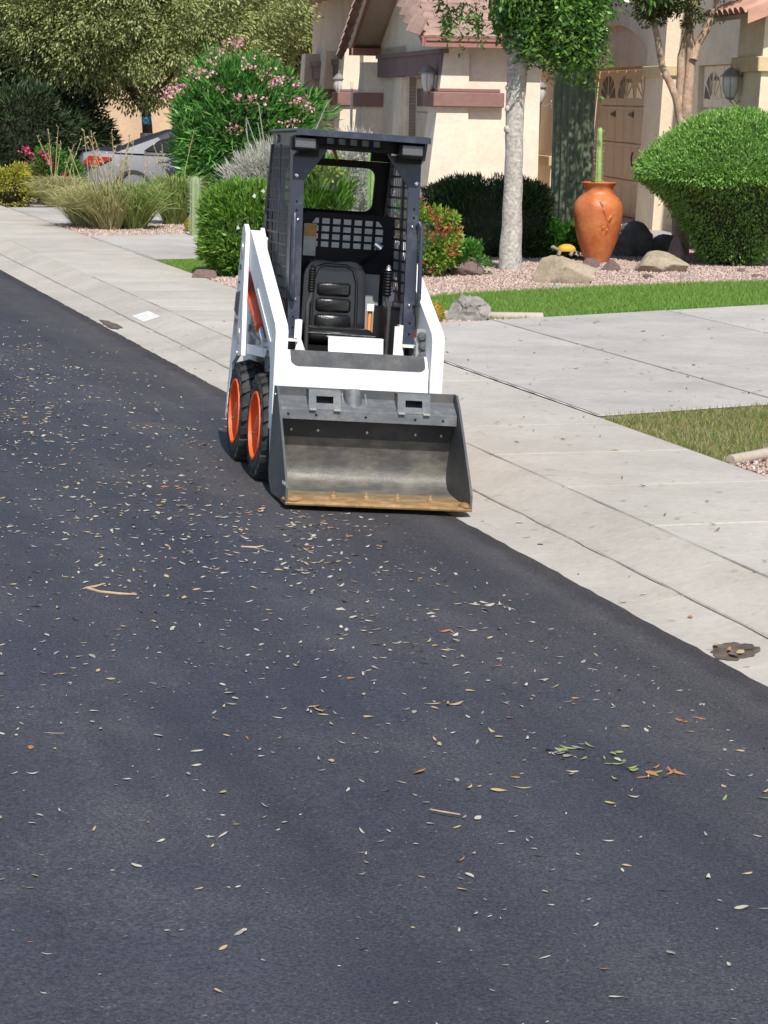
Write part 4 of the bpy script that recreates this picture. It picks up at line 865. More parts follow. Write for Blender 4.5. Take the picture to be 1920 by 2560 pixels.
b = MB(); b.tube([(0, 0, 0), (-.28, 0, .38)], .02, 6); b.ball((-.33, 0, .42), (.07, .05, .05), 8, 6); o = b.build('floodlight', M['lampmetal'], None); o.matrix_world = HAm @ Matrix.Translation((-.34, 12.2, .95)); tag(o, 'small lamp on a slanted bracket at the far porch pier', 'lamp')
# ---------------- house B: tan stucco with carriage doors
AB = math.atan(.11); HBo = (4.17, 37.1); HB = house('garage_house', 'tan stucco house with two carriage garage doors at the right', HBo, AB); HBm = Matrix.Translation((HBo[0], HBo[1], .09)) @ Matrix.Rotation(AB, 4, 'Z')
def B2(n, b, m, par=None, sm=None): return b.build(n, M[m], par or HB, sm)
b = MB(); b.box(.15, .45, 1.2, 7.8, 2.55, 5.2); b.box(.35, .45, .2, 8.5, 4.0, 5.2); B2('gable_wall', b, 'stB')
b = MB(); b.box(.36, .60, -5.6, 1.2, 2.52, 5.2); b.box(.361, .599, -.6, .3, -.1, 2.521); B2('wall', b, 'stB')
pier('pier', HB, .02, .33, .0, 1.25, 3.9, .16, 'stB', [(2.36, 2.52, .05), (.84, 1.0, .05)], 'trimB')
pier('pier', HB, -.28, .75, 7.5, 8.9, 3.9, .16, 'stB', [(2.36, 2.52, .05), (.78, .96, .05)], 'trimB')
b = MB(); b.box(-.05, .3, -.02, 1.25, .0, .2); B2('plinth', b, 'trimB')
pier('corner_pier', HB, -.30, 4.5, -6.84, -5.6, 3.3, .14, 'stB', [(2.36, 2.55, .06)], 'trimB')
b = MB(); b.prism([(-.28, 3.0), (4.4, 3.0), (4.4, 4.9), (3.2, 4.4)], -6.8, -5.7, 'y'); B2('gable', b, 'stB')
# curved arch over the first door
b = MB(); pts = [(1.25, 2.5)] + [(1.25 + 6.2 * t, 2.62 + .62 * math.sin(math.pi * t) ** .8) for t in np.linspace(0, 1, 17)] + [(7.45, 2.5)]
b.prism(pts, .30, .36); B2('arch_panel', b, 'trimB')
b = MB(); pts2 = [(1.2, 3.9)] + [(1.25 + 6.2 * t, 2.62 + .62 * math.sin(math.pi * t) ** .8) for t in np.linspace(0, 1, 17)] + [(7.5, 3.9)]
b.prism(pts2, .06, .16); B2('arch_wall', b, 'stB')
def carriage(y0, y1, x, ns, zt=2.5):
    d = thing('garage_door', None, None); d.parent = HB; d.location = (x, y0, 0); wd = (y1 - y0) / ns
    b = MB(); b.box(.04, .07, 0, y1 - y0, -.1, zt); b.build('door_backing', M['doorB'], d)
    for k in range(4):
        for j in range(ns):
            b = MB(); h0, h1 = k * zt / 4, (k + 1) * zt / 4; b.cbox(.0, .04, j * wd + .012, (j + 1) * wd - .012, h0 + .012, h1 - .006, .01); pn = b.build('door_panel', M['doorB'], d)
            if k == 3:                                       # half fan window, two panels make one fan
                left = j % 2 == 0; cy = (j + 1) * wd - .05 if left else j * wd + .05; r = wd - .16; z0 = h0 + .12; sg = -1 if left else 1
                for a0, a1 in ((4, 32), (40, 62), (70, 88)):
                    q = [(cy + sg * .13 * math.cos(R(a0 + 4)), z0 + .08 * math.sin(R(a0 + 4)))] + [(cy + sg * r * math.cos(R(a)), z0 + .40 * math.sin(R(a))) for a in np.linspace(a0, a1, 5)] + [(cy + sg * .13 * math.cos(R(a1 - 4)), z0 + .08 * math.sin(R(a1 - 4)))]
                    b = MB(); b.prism(q, -.006, -.001); b.build('fan_pane', M['darkglass'], pn)
            else:
                b = MB(); b.cbox(-.007, .0, j * wd + .1, (j + 1) * wd - .1, h0 + .07, h1 - .07, .006); b.build('raised_field', M['doorB'], pn)
    for j in range(0, ns, 2):
        b = MB(); b.prism([(j * wd + .03, 1.70), (j * wd + .42, 1.735), (j * wd + .42, 1.765), (j * wd + .03, 1.80)], -.02, -.009); b.build('strap_hinge', M['iron'], d)
    for j in (ns // 2,): b = MB(); b.tube([(-.03, j * wd - .1, 1.12), (-.05, j * wd - .1, 1.0), (-.03, j * wd - .1, .88)], .014, 6); b.build('pull_handle', M['iron'], d)
    return d
carriage(1.3, 7.45, .46, 8, 2.52); carriage(-5.6, -.6, .44, 8, 2.52)
b = MB(); b.box(.46, 1.4, 8.9, 9.1, -.1, 3.6); B2('return_wall', b, 'stB')
b = MB(); b.box(-1.5, .4, 9.4, 9.5, -.1, 3.2); B2('recess_wall', b, 'stB')
dw = MB(); dw.cbox(-.62, -.28, 9.28, 9.38, .0, 2.95, .02); B2('side_door', dw, 'whitetrim')
# roof of house B over the right bay
b = MB(); b.add([(-.60, -7.15, 3.06), (-.60, -5.2, 3.06), (3.6, -5.2, 4.75), (3.6, -7.15, 4.75)] + [(-.60, -7.15, 3.0), (-.60, -5.2, 3.0), (3.6, -5.2, 4.69), (3.6, -7.15, 4.69)], [(3, 2, 1, 0), (4, 5, 6, 7), (0, 1, 5, 4), (1, 2, 6, 5), (2, 3, 7, 6), (3, 0, 4, 7)]); rB = B2('roof', b, 'soffit')
bt = MB(); n = 8; arc = [(.13 * math.cos(math.pi * k / n), .085 * math.sin(math.pi * k / n)) for k in range(n + 1)]
vs = [(0, a, z) for a, z in arc] + [(.5, a * .85, z * .85) for a, z in arc]; bt.add(vs + [(x, a * .82, z * .82) for x, (a, z) in [(0, q) for q in arc]], [(k, k + 1, n + 2 + k, n + 1 + k) for k in range(n)] + [(k, 2 * n + 2 + k, 2 * n + 3 + k, k + 1) for k in range(n)])
btm = bt.mesh('roof_tile', M['tileB'], 40); sB = math.atan(1.69 / 4.2)
for r_ in range(5):
    for c_ in range(8):
        o = link('roof_tile', btm, rB); o.location = (-.66 + r_ * .42 * math.cos(sB), -7.05 + c_ * .27, 3.05 + r_ * .42 * math.sin(sB) + .01); o.rotation_euler = (0, -sB - .03, rnd(-.015, .015))
b = MB(); b.add([(-.63, -7.2, 2.93), (3.6, -7.2, 4.63), (3.6, -7.2, 4.80), (-.63, -7.2, 3.10), (-.63, -7.155, 2.93), (3.6, -7.155, 4.63), (3.6, -7.155, 4.80), (-.63, -7.155, 3.10)], [(0, 1, 2, 3), (7, 6, 5, 4), (0, 4, 5, 1), (1, 5, 6, 2), (2, 6, 7, 3), (3, 7, 4, 0)]); B2('barge_board', b, 'tileB', rB)
lantern('far grey wall lantern between the pale tree trunk and the saguaro', HBm, (-.62, 7.6, 1.92), .46, 1, .2)
lantern('large grey wall lantern above the domed topiary', HBm, (-.48, -5.9, 2.02), .47, 1, .14)
# ---------------- far background
FB = thing('house', 'grey green house wall with a dark window half hidden behind the oleander', 'house', (-2.2, 64, .1))
b = MB(); b.box(-4, 2.5, 0, .3, -.1, 3.6); b.build('wall', M['bluegrey'], FB)
b = MB(); b.box(-4.4, 2.9, -.4, .5, 3.6, 3.8); b.build('eave', M['whitetrim'], FB)
b = MB(); b.prism([(-.6, 3.8), (6, 6.4), (12, 3.8)], -4.4, 2.9, 'x'); b.build('roof', M['tileA'], FB)
w_ = MB(); w_.box(-1.4, .6, -.02, .05, 1.75, 2.75); wo = w_.build('window', M['darkglass'], FB); b = MB(); b.box(-1.5, .7, -.05, -.021, 2.75, 2.85); b.build('sill', M['whitetrim'], wo); b = MB(); b.box(-.44, -.38, -.03, -.0205, 1.75, 2.75); b.build('mullion', M['whitetrim'], wo)
M['blockwall'] = stucco('yard_wall', (.58, .42, .28))
b = MB(); b.box(-16, -2.2, 0, .2, -.2, 2.25); o = b.build('yard_wall', M['blockwall']); o.location = (0, 58, .1); tag(o, 'peach stucco yard wall behind the silver car', 'wall')
b = MB(); b.box(-16.05, -2.15, -.04, .24, 2.25, 2.33); b.build('wall_cap', M['blockwall'], o)
# ================================================================== PLANTS
LF = {
 'olive': leafmat('olive_leaf', [(0.192, 0.220, 0.064), (0.326, 0.361, 0.120), (0.458, 0.504, 0.202), (0.250, 0.296, 0.091), (0.573, 0.613, 0.281), (0.143, 0.186, 0.050)], .3, .6),
 'oleander': leafmat('oleander_leaf', [(0.046, 0.149, 0.028), (0.080, 0.253, 0.042), (0.138, 0.367, 0.067), (0.067, 0.208, 0.042), (0.230, 0.481, 0.114)], .25, .4),
 'clipped': leafmat('clipped_oleander_leaf', [(0.073, 0.183, 0.022), (0.134, 0.292, 0.037), (0.219, 0.401, 0.055), (0.104, 0.231, 0.031), (0.292, 0.462, 0.086)], .3, .4),
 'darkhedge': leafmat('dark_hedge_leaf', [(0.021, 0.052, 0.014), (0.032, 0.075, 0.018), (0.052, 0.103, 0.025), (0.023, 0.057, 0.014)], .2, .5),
 'topiary': leafmat('topiary_leaf', [(0.127, 0.274, 0.048), (0.212, 0.419, 0.080), (0.297, 0.535, 0.119), (0.170, 0.347, 0.064), (0.381, 0.607, 0.176)], .3, .5),
 'ficus': leafmat('glossy_tree_leaf', [(0.039, 0.109, 0.019), (0.078, 0.193, 0.032), (0.155, 0.308, 0.056), (0.054, 0.142, 0.026), (0.265, 0.436, 0.082)], .3, .32, .6),
 'crape': leafmat('dark_small_tree_leaf', [(0.039, 0.072, 0.026), (0.065, 0.104, 0.033), (0.117, 0.156, 0.046), (0.260, 0.234, 0.052), (0.052, 0.085, 0.026)], .25, .5),
 'low': leafmat('low_shrub_leaf', [(0.042, 0.140, 0.021), (0.084, 0.238, 0.035), (0.154, 0.350, 0.056)], .3, .4),
 'redgreen': leafmat('firebush_leaf', [(0.108, 0.264, 0.030), (0.216, 0.408, 0.060), (0.360, 0.504, 0.072), (0.144, 0.312, 0.036), (0.408, 0.432, 0.084)], .3, .4),
 'redflower': leafmat('red_flower', [(.50, .08, .05), (.62, .14, .07), (.45, .06, .06), (.70, .22, .10)], .3, .5),
 'pink': leafmat('pink_flower', [(.80, .34, .40), (.85, .48, .50), (.75, .25, .33), (.9, .62, .6)], .3, .6),
 'magenta': leafmat('magenta_flower', [(.62, .07, .18), (.72, .13, .25), (.50, .05, .12)], .3, .6),
 'white': leafmat('white_flower', [(.85, .85, .80), (.9, .88, .8)], .3, .6),
 'silver': leafmat('silver_leaf', [(0.481, 0.481, 0.405), (0.607, 0.594, 0.531), (0.380, 0.392, 0.316), (0.695, 0.670, 0.607)], .2, .7),
 'drygrass': leafmat('dry_grass_leaf', [(0.446, 0.404, 0.194), (0.564, 0.513, 0.267), (0.297, 0.358, 0.119), (0.683, 0.621, 0.356), (0.386, 0.435, 0.164), (0.505, 0.373, 0.194)], .3, .6),
 'greengrass': leafmat('green_grass_leaf', [(0.225, 0.338, 0.081), (0.322, 0.451, 0.121), (0.177, 0.290, 0.064), (0.467, 0.531, 0.193), (0.386, 0.435, 0.161)], .3, .5),
 'yellow': leafmat('yellow_green_leaf', [(.34, .33, .03), (.45, .42, .05), (.27, .29, .03)], .3, .5),
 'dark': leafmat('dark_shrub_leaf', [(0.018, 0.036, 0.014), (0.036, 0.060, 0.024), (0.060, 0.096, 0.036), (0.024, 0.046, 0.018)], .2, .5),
 'stalk': leafmat('flower_stalk', [(.42, .30, .18), (.50, .36, .20), (.33, .31, .14), (.46, .22, .13)], 0., .7),
}
M['bark'] = mat('rough_bark', (.10, .07, .05), .9, var=.4, vs=9, bump=1, bs=30)
M['barkpale'] = mat('pale_bark', (.36, .32, .275), .9, c2=(.52, .48, .43), vs=11, bump=1, bs=34, fine=.3, fs=30)
M['barkred'] = mat('peeling_bark', (.34, .20, .13), .8, c2=(.52, .40, .30), vs=9, bump=.8, bs=24)
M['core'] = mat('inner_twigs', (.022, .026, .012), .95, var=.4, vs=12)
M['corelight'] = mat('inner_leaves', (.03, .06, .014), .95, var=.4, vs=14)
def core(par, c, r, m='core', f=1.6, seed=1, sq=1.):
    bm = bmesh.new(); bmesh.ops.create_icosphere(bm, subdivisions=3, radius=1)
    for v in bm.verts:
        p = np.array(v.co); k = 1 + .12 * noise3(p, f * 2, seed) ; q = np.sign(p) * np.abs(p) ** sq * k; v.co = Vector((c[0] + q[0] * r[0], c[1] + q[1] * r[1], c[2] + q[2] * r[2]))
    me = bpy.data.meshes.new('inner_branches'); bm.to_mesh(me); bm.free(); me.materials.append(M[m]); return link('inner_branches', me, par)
def foliage(par, p, d, L, w, m, name='foliage', bend=.15):
    o = leaves(name, p, d, L, w, LF[m], par, bend); o['kind'] = 'stuff'; return o
def bole(par, paths, m, name='trunk'):
    for i, (path, rs) in enumerate(paths):
        b = MB(); pts = []; rr = []
        path = [np.array(q, float) for q in path]; n = 7
        for a in range(len(path) - 1):
            for k in range(n):
                t = k / n; pts.append(path[a] * (1 - t) + path[a + 1] * t + np.array([math.sin(9 * (a + t) + i), math.cos(8 * (a + t) + i), 0]) * rs[a] * .03); rr.append((rs[a] * (1 - t) + rs[a + 1] * t) * (1 + .008 * math.sin(13 * (a + t))))
        pts.append(path[-1]); rr.append(rs[-1]); b.tube([tuple(q) for q in pts], rr, 12); b.build(name if i == 0 else 'limb', M[m], par, 60)
def hang(n, c, r, k, drop, step=.06):                       # leafy sprays hanging from points of a crown
    cc, _ = ell(k, c, r, .35, 1.); per = max(2, n // k); P = []; D = []
    for q in cc:
        a = rng.uniform(0, 6.28); out = np.array([math.cos(a), math.sin(a), 0]) * .35; l = drop * rng.uniform(.5, 1.2); t = np.linspace(0, 1, per)[:, None]
        pos = q + out * l * t * .6 + np.array([0, 0, -1.]) * l * t ** 1.4 + rng.normal(size=(per, 3)) * .02; P.append(pos)
        side = rng.normal(size=(per, 3)) * np.array([1, 1, .35]); D.append(unit(unit(side) + np.array([0, 0, -.55]) + out * .3))
    return np.vstack(P), np.vstack(D)
def bushpts(n, c, r, sq=.75, lo=.82, bias=0., seed=1, lump=.08):   # outer shell of a rounded block
    q = unit(rng.normal(size=(n, 3))); s = np.sign(q) * np.abs(q) ** sq; k = (1 + lump * noise3(q, 4, seed) + lump * .6 * noise3(q, 9, seed)) * rng.uniform(lo, 1.03, n); p = np.array(c) + s * k[:, None] * np.array(r)
    d = unit(q * .9 + rng.normal(size=(n, 3)) * .55 + np.array([0, 0, bias])); return p, d
# ---------------- far trees, upper left
def fartree(label, base, trunk_top, c, r, n, kk, m='olive', L=.085, w=.032, cs=.42, limbs=5, tr=.16, hh=None):
    t = thing('shade_tree', label, 'tree', base, 0, 'trees at the upper left'); cr = np.array(c)
    paths = [([(0, 0, -.1), (tr * .4, .05, trunk_top * .55), (0, 0, trunk_top)], [tr * 1.25, tr, tr * .85])]
    for i in range(limbs):
        a = 2 * math.pi * i / limbs + .4; e = cr + np.array([math.cos(a) * r[0] * .6, math.sin(a) * r[1] * .6, r[2] * rnd(-.1, .5)])
        mid = np.array([0, 0, trunk_top]) * .4 + e * .5 + np.array([0, 0, .15]); paths.append(([(0, 0, trunk_top - .06), tuple(mid), tuple(e)], [tr * .6, tr * .36, tr * .12]))
    bole(t, paths, 'bark'); p, d = clumps(n, c, r, kk, cs, .25, .75); d = unit(d + np.array([0, 0, -.25])); foliage(t, p, d, L, w, m, 'crown'); return t
q = at(365, 318, 48); fartree('broad olive green tree with a pale band and blue sign on its trunk', (q[0], q[1], .1), 1.62, (-.1, 0, 4.0), (3.3, 2.4, 2.3), 80000, 560, L=.085, w=.036, tr=.11)
q = at(40, 330, 49); fartree('olive green tree at the far upper left corner', (q[0], q[1], .1), 1.9, (0, 0, 4.2), (3.2, 2.4, 2.5), 70000, 480, L=.085, w=.036, tr=.2)
q = at(690, 330, 60); fartree('olive green tree whose crown spreads behind the pink oleander', (q[0], q[1], .1), 1.8, (-.4, 0, 4.5), (3.4, 2.2, 3.0), 70000, 460, L=.11, w=.045)
q = at(215, 300, 47.6); fartree('olive green tree set back behind the shaded shrubs at left', (q[0], q[1], .1), 1.6, (0, .3, 3.9), (2.7, 1.8, 2.1), 55000, 380, tr=.11, L=.09, w=.036)
M['blue'] = mat('blue_sign', (.02, .30, .55), .5, var=.2, vs=30); M['bandpaint'] = mat('pale_band', (.5, .42, .38), .8)
b = MB(); b.cbox(-.085, .085, -.012, .012, -.08, .08, .008); o = b.build('tree_sign', M['blue']); o.location = at(365, 301, 47.86); tag(o, 'small blue sign fixed to the tree trunk above the silver car', 'sign')
b = MB(); b.lathe([(.035, -.02), (.055, -.02), (.055, -.013), (.035, -.013)], 16, 'y'); b.build('sign_mark', mat('sign_mark', (.45, .7, .8), .5), o)
b = MB(); b.lathe([(.128, 0), (.132, .02), (.132, .18), (.128, .2)], 14); o = b.build('trunk_band', M['bandpaint'], None, 50); o.location = at(367, 345, 48); o.location.z -= .1; tag(o, 'pale band wrapped round the trunk below the blue sign', 'band')
# dark shrubs under the trees at the far left
for i, (px, py, Y, r) in enumerate(((40, 400, 46, (1.15, .8, 1.0)), (150, 380, 47.5, (.95, .8, .95)), (225, 372, 49.5, (.55, .5, .6)), (-20, 330, 48, (1.1, .8, 1.2)))):
    q = at(px, py, Y); t = thing('dark_shrub', ['dark shaded shrub at the left edge behind the red flowers', 'dark shaded shrub behind the tall flower stalks', 'small dark shaded shrub at the peach wall', 'tall dark palm like shrub at the left edge'][i], 'shrub', (q[0], q[1], .1)); core(t, (0, 0, r[2]), tuple(x * .8 for x in r), seed=i)
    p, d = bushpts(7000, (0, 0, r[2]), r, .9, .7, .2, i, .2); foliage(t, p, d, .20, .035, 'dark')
# ---------------- oleander with pink flowers
def oleander(label, base, c, r, n, m, L, w, fl=None, nf=0, fm='pink', sq=.8, seed=3, lump=.12, up_=.35, name='oleander', cm='core', fz=None, lo=.72):
    t = thing(name, label, 'shrub', base); core(t, c, tuple(x * .84 for x in r), cm, seed=seed, sq=sq)
    p, d = bushpts(n, c, r, sq, lo, up_, seed, lump); p[:, 2] = np.maximum(p[:, 2], .02); foliage(t, p, d, L, w, m)
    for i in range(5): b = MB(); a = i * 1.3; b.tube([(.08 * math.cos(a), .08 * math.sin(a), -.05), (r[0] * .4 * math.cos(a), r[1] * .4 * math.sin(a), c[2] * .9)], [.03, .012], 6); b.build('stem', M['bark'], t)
    for i in range(nf):
        if fz: q = np.array(fz[i % len(fz)]) + rng.normal(size=3) * .03
        else:
            v = unit(rng.normal(size=(1, 3)) * np.array([1, 1, .7]) + np.array([[0, -.7, .35]]))[0]; q = np.array(c) + np.sign(v) * np.abs(v) ** sq * np.array(r) * 1.04
        k = int(fl); pp = q + rng.normal(size=(k, 3)) * np.array([.09, .06, .05]); dd = unit(rng.normal(size=(k, 3)) + np.array([0, -.4, .6])); o = leaves('flower_cluster', pp, dd, .055, .05, LF[fm], t); o['kind'] = 'stuff'
    return t
Yo = 43.0; q = at(600, 425, Y=Yo); sc = Yo / 6000
fz = []
for (x, y) in ((585, 112), (595, 118), (555, 128), (535, 150), (480, 190), (505, 182), (520, 185), (415, 240), (430, 236), (445, 220), (640, 180), (665, 187), (690, 208), (705, 195), (690, 215), (740, 215), (760, 250), (730, 250), (540, 220), (600, 243), (620, 255), (635, 245), (628, 275), (630, 302), (590, 318), (733, 306), (685, 238), (525, 245), (618, 158), (775, 262), (460, 210)):
    v = at(x, y, Yo - .6); fz.append((v[0] - q[0], -1.0 + rnd(-.1, .5), v[2] - .1))
oleander('tall oleander bush with clusters of pink flowers behind the loader', (q[0], q[1], .1), (0, 0, 1.35), (1.16, 1.0, 1.12), 17000, 'oleander', .20, .036, 20, len(fz), 'pink', .9, 3, .14, .5, fz=fz, lo=.66)
t_ = bpy.data.objects['oleander']; p, d = clumps(4600, (-.12, 0, 2.08), (.72, .7, .5), 60, .24, .2); foliage(t_, p, unit(d + np.array([0, 0, .6])), .18, .03, 'oleander', 'upper_foliage'); p, d = clumps(2600, (.85, 0, 1.5), (.6, .6, .8), 40, .24, .2); foliage(t_, p, unit(d + np.array([0, 0, .4])), .18, .03, 'oleander', 'side_foliage')
# clipped oleander directly left of the loader
q = gpt(590, 690); hq = q
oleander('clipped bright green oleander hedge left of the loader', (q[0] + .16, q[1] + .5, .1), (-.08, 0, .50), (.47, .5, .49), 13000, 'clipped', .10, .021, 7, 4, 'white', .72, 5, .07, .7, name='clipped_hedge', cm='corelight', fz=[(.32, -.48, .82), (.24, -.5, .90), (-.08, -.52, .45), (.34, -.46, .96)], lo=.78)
# silver shrub and wispy stems behind the cab
q = at(640, 470, 38); t = thing('silver_shrub', 'silvery grey shrub seen beside and through the cab', 'shrub', (q[0] + .35, q[1], .1))
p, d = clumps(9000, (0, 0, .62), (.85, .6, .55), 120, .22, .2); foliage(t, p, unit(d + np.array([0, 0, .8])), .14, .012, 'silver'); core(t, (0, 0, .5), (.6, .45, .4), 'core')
for i in range(9):
    b = MB(); a = rnd(-.7, .7); h = rnd(1.1, 1.9); b.tube([(a * .5, rnd(-.2, .2), .3), (a * .8 + rnd(-.1, .1), 0, h * .6), (a + rnd(-.15, .15), -.1, h)], [.016, .011, .006], 5); b.build('stem', LF['silver'], t)
# plants seen through the rear window
q = at(790, 520, 33); t = thing('leafy_plant', 'bright green leafy plant seen through the left of the cab window', 'plant', (q[0], q[1], .1))
p, d = clumps(5000, (0, 0, .55), (.42, .4, .55), 70, .15, .1); foliage(t, p, unit(d + np.array([0, 0, 1.2])), .17, .028, 'clipped'); p, d = ell(120, (0.05, -.3, .95), (.3, .15, .12)); foliage(t, p, d, .06, .05, 'yellow', 'flowers')
q = at(870, 520, 35); t = thing('pale_shrub', 'pale grey green shrub seen through the middle of the cab window', 'shrub', (q[0], q[1], .1)); p, d = clumps(7000, (0, 0, .72), (.5, .4, .72), 80, .17, .1); foliage(t, p, unit(d + np.array([0, 0, .6])), .10, .016, 'silver')
M['cactus'] = mat('cactus_skin', (.24, .36, .10), .6, c2=(.34, .46, .17), vs=8); M['cactusdark'] = mat('saguaro_skin', (.10, .125, .075), .7, c2=(.19, .22, .14), vs=5, bump=.4, bs=40); M['cactusdull'] = mat('dull_cactus_skin', (.19, .25, .11), .7, c2=(.27, .33, .17), vs=8); M['golden'] = mat('golden_spines', (.52, .33, .05), .8, c2=(.38, .22, .04), vs=25, bump=.8, bs=60)
def column(name, label, base, r, h, ribs, m, depth=.14, dome=True, taper=.0, spine=True):
    t = thing(name, label, 'cactus', base); b = MB(); n = ribs * 6; prof = [(1 - .06, -.1), (1, .1)] + [(1 - taper * k / 10, h * (.1 + .085 * k)) for k in range(1, 10)] + [(.9, h * .93), (.72, h * .97), (.42, h * .992), (.02, h)]
    vs = []; 
    for f, z in prof:
        for k in range(n):
            a = 2 * math.pi * k / n; rr = r * f * (1 - depth * (.5 - .5 * math.cos(ribs * a)) ** .7 + .012 * math.sin(z * 5 + a * 3)); vs.append((rr * math.cos(a), rr * math.sin(a), z))
    b.add(vs, [(i * n + k, i * n + (k + 1) % n, (i + 1) * n + (k + 1) % n, (i + 1) * n + k) for i in range(len(prof) - 1) for k in range(n)]); b.build('stem', M[m], t, 50)
    if spine:
        P = []; D = []
        for k in range(ribs):
            a = 2 * math.pi * k / ribs
            for z in np.arange(.1, h * .96, max(.05, h / 60)):
                for _ in range(3): P.append((r * math.cos(a), r * math.sin(a), z)); D.append((math.cos(a) + rnd(-.8, .8), math.sin(a) + rnd(-.8, .8), rnd(-.7, .7)))
        o = leaves('spines', np.array(P), np.array(D), .05 * min(1, r / .15) + .012, .004, LF['silver'], t); o['kind'] = 'stuff'
    return t
q = at(938, 520, 34); column('column_cactus', 'green column cactus seen through the right of the cab window', (q[0], q[1], .1), .12, 1.35, 9, 'cactus')
q = at(488, 575, 33.5); column('column_cactus', 'short pale green column cactus beside the clipped oleander', (q[0], q[1], .1), .08, .84, 9, 'cactusdull')
def barrel(label, base, r):
    t = thing('barrel_cactus', label, 'cactus', base); ribs = 14; n = ribs * 4; b = MB(); vs = []; rg = 9
    for i in range(rg + 1):
        ph = math.pi * (.12 + .88 * (1 - i / rg)) if i else math.pi * .98; ph = math.pi * (1 - i / rg)
        for k in range(n): a = 2 * math.pi * k / n; rr = r * math.sin(ph) * (1 - .13 * (.5 - .5 * math.cos(ribs * a))) + .001; vs.append((rr * math.cos(a), rr * math.sin(a), r * .85 - r * .95 * math.cos(ph) * -1 * -1))
    b.add(vs, [(i * n + k, i * n + (k + 1) % n, (i + 1) * n + (k + 1) % n, (i + 1) * n + k) for i in range(rg) for k in range(n)]); b.build('body', M['golden'], t, 50)
    p, d = ell(1600, (0, 0, r * .85), (r, r, r * .95), .96, 1.); p2, d2 = p, d; o = leaves('spines', p2, unit(d2 + rng.normal(size=d2.shape) * .6), r * .3, .005, LF['yellow'], t); o['kind'] = 'stuff'; return t
q = gpt(482, 577); barrel('golden barrel cactus at the foot of the pale column cactus', (q[0], q[1] + .1, .1), .115)
q = gpt(1085, 800); barrel('small golden barrel cactus left of the grey rock at the driveway', (q[0] - .02, q[1] + .1, .1), .10)
# ---------------- feathery grass clumps
def grassclump(label, base, r, h, n, m, stalks=0, sh_=1.2, lean=(0, 0)):
    t = thing('grass_clump', label, 'grass', base); a = rng.uniform(0, 6.283, n); rad = rng.uniform(0, 1, n) ** .6
    b0 = np.stack([np.cos(a) * r * .28 * rad, np.sin(a) * r * .28 * rad, np.zeros(n)], 1); out = np.stack([np.cos(a + rng.normal(size=n) * .4) + lean[0], np.sin(a + rng.normal(size=n) * .4) + lean[1], np.zeros(n)], 1)
    hh = (h * rng.uniform(.5, 1.1, n))[:, None]; sp = (r * rad * rng.uniform(.4, 1.1, n))[:, None]; upv = np.array([0, 0, 1.]); s = unit(np.cross(out, upv) + rng.normal(size=(n, 3)) * .3); w = .007
    p1 = b0 + out * sp * .35 + upv * hh * .55; p2 = b0 + out * sp * .75 + upv * hh * .88; p3 = b0 + out * sp * 1.15 + upv * hh * rng.uniform(.72, 1., (n, 1))
    v = np.stack([b0 - s * w, b0 + s * w, p1 + s * w, p1 - s * w, p2 + s * w * .7, p2 - s * w * .7, p3 + s * .001, p3 - s * .001], 1).reshape(-1, 3); k = 8 * np.arange(n)[:, None]
    f = np.vstack([k + np.array([0, 1, 2, 3]), k + np.array([3, 2, 4, 5]), k + np.array([5, 4, 6, 7])]); o = fast('blades', v, f, LF[m], t); o['kind'] = 'stuff'
    for i in range(stalks):
        aa = rnd(0, 6.28); x, y = .2 * r * math.cos(aa), .2 * r * math.sin(aa); dx = rnd(-.35, .25) * sh_; H_ = sh_ * rnd(.75, 1.15); b = MB(); b.tube([(x, y, .1), (x + dx * .4, y, H_ * .6), (x + dx, y + rnd(-.1, .1), H_)], [.008, .006, .004], 5); st = b.build('flower_stalk', LF['stalk'], t)
        k = 10; tt = np.linspace(.72, 1., k)[:, None]; pp = np.array([x + dx * .4, y, H_ * .6]) * (1 - (tt - .5) * 2) + np.array([x + dx, y, H_]) * ((tt - .5) * 2); bd = leaves('bud', pp, rng.normal(size=(k, 3)) + np.array([0, 0, .8]), .045, .018, LF['stalk'], st); bd['kind'] = 'stuff'
    return t
for i, (x, y, r, h, n, m, st, lab, ln) in enumerate(((265, 572, .62, .70, 1100, 'drygrass', 16, 'large straw coloured grass clump with tall stalks in front of the car', (-.35, 0)), (330, 571, .56, .70, 1500, 'greengrass', 4, 'green grass clump in the middle of the gravel island', (0, 0)), (435, 560, .55, .76, 1500, 'greengrass', 6, 'green arching grass clump left of the pale column cactus', (0, 0)), (205, 566, .5, .62, 800, 'drygrass', 6, 'dry grass clump at the left end of the gravel island', (-.3, 0)))):
    q = gpt(x, y); grassclump(lab, (q[0], q[1] + .25, .1), r, h, n, m, st, 1.25, ln)
q = gpt(130, 520); grassclump('tawny grass tuft behind the driveway at far left', (q[0], q[1] + .8, .1), .55, .55, 1500, 'drygrass', 7, 1.3)
# red flowering shrub, yellow shrub
q = gpt(120, 508); t = thing('red_flowering_shrub', 'shrub with magenta red flowers at the left beside the driveway', 'shrub', (q[0], q[1] + .5, .1)); p, d = clumps(5200, (0, 0, .48), (.50, .4, .48), 60, .16, .1); foliage(t, p, unit(d + np.array([0, 0, .4])), .09, .03, 'low'); core(t, (0, 0, .4), (.32, .26, .32))
for (x, y) in ((62, 375), (70, 380), (105, 385), (112, 392), (85, 410), (65, 418), (95, 430), (70, 448), (88, 455), (103, 443), (122, 405), (160, 445), (128, 488), (135, 455), (100, 470)):
    v = at(x, y, q[1] + .1); pp = np.array([v[0] - q[0], -.36 + rnd(-.05, .15), v[2] - .1]) + rng.normal(size=(26, 3)) * .045; o = leaves('flower_cluster', pp, rng.normal(size=(26, 3)) + np.array([0, -.3, .5]), .05, .045, LF['magenta'], t); o['kind'] = 'stuff'
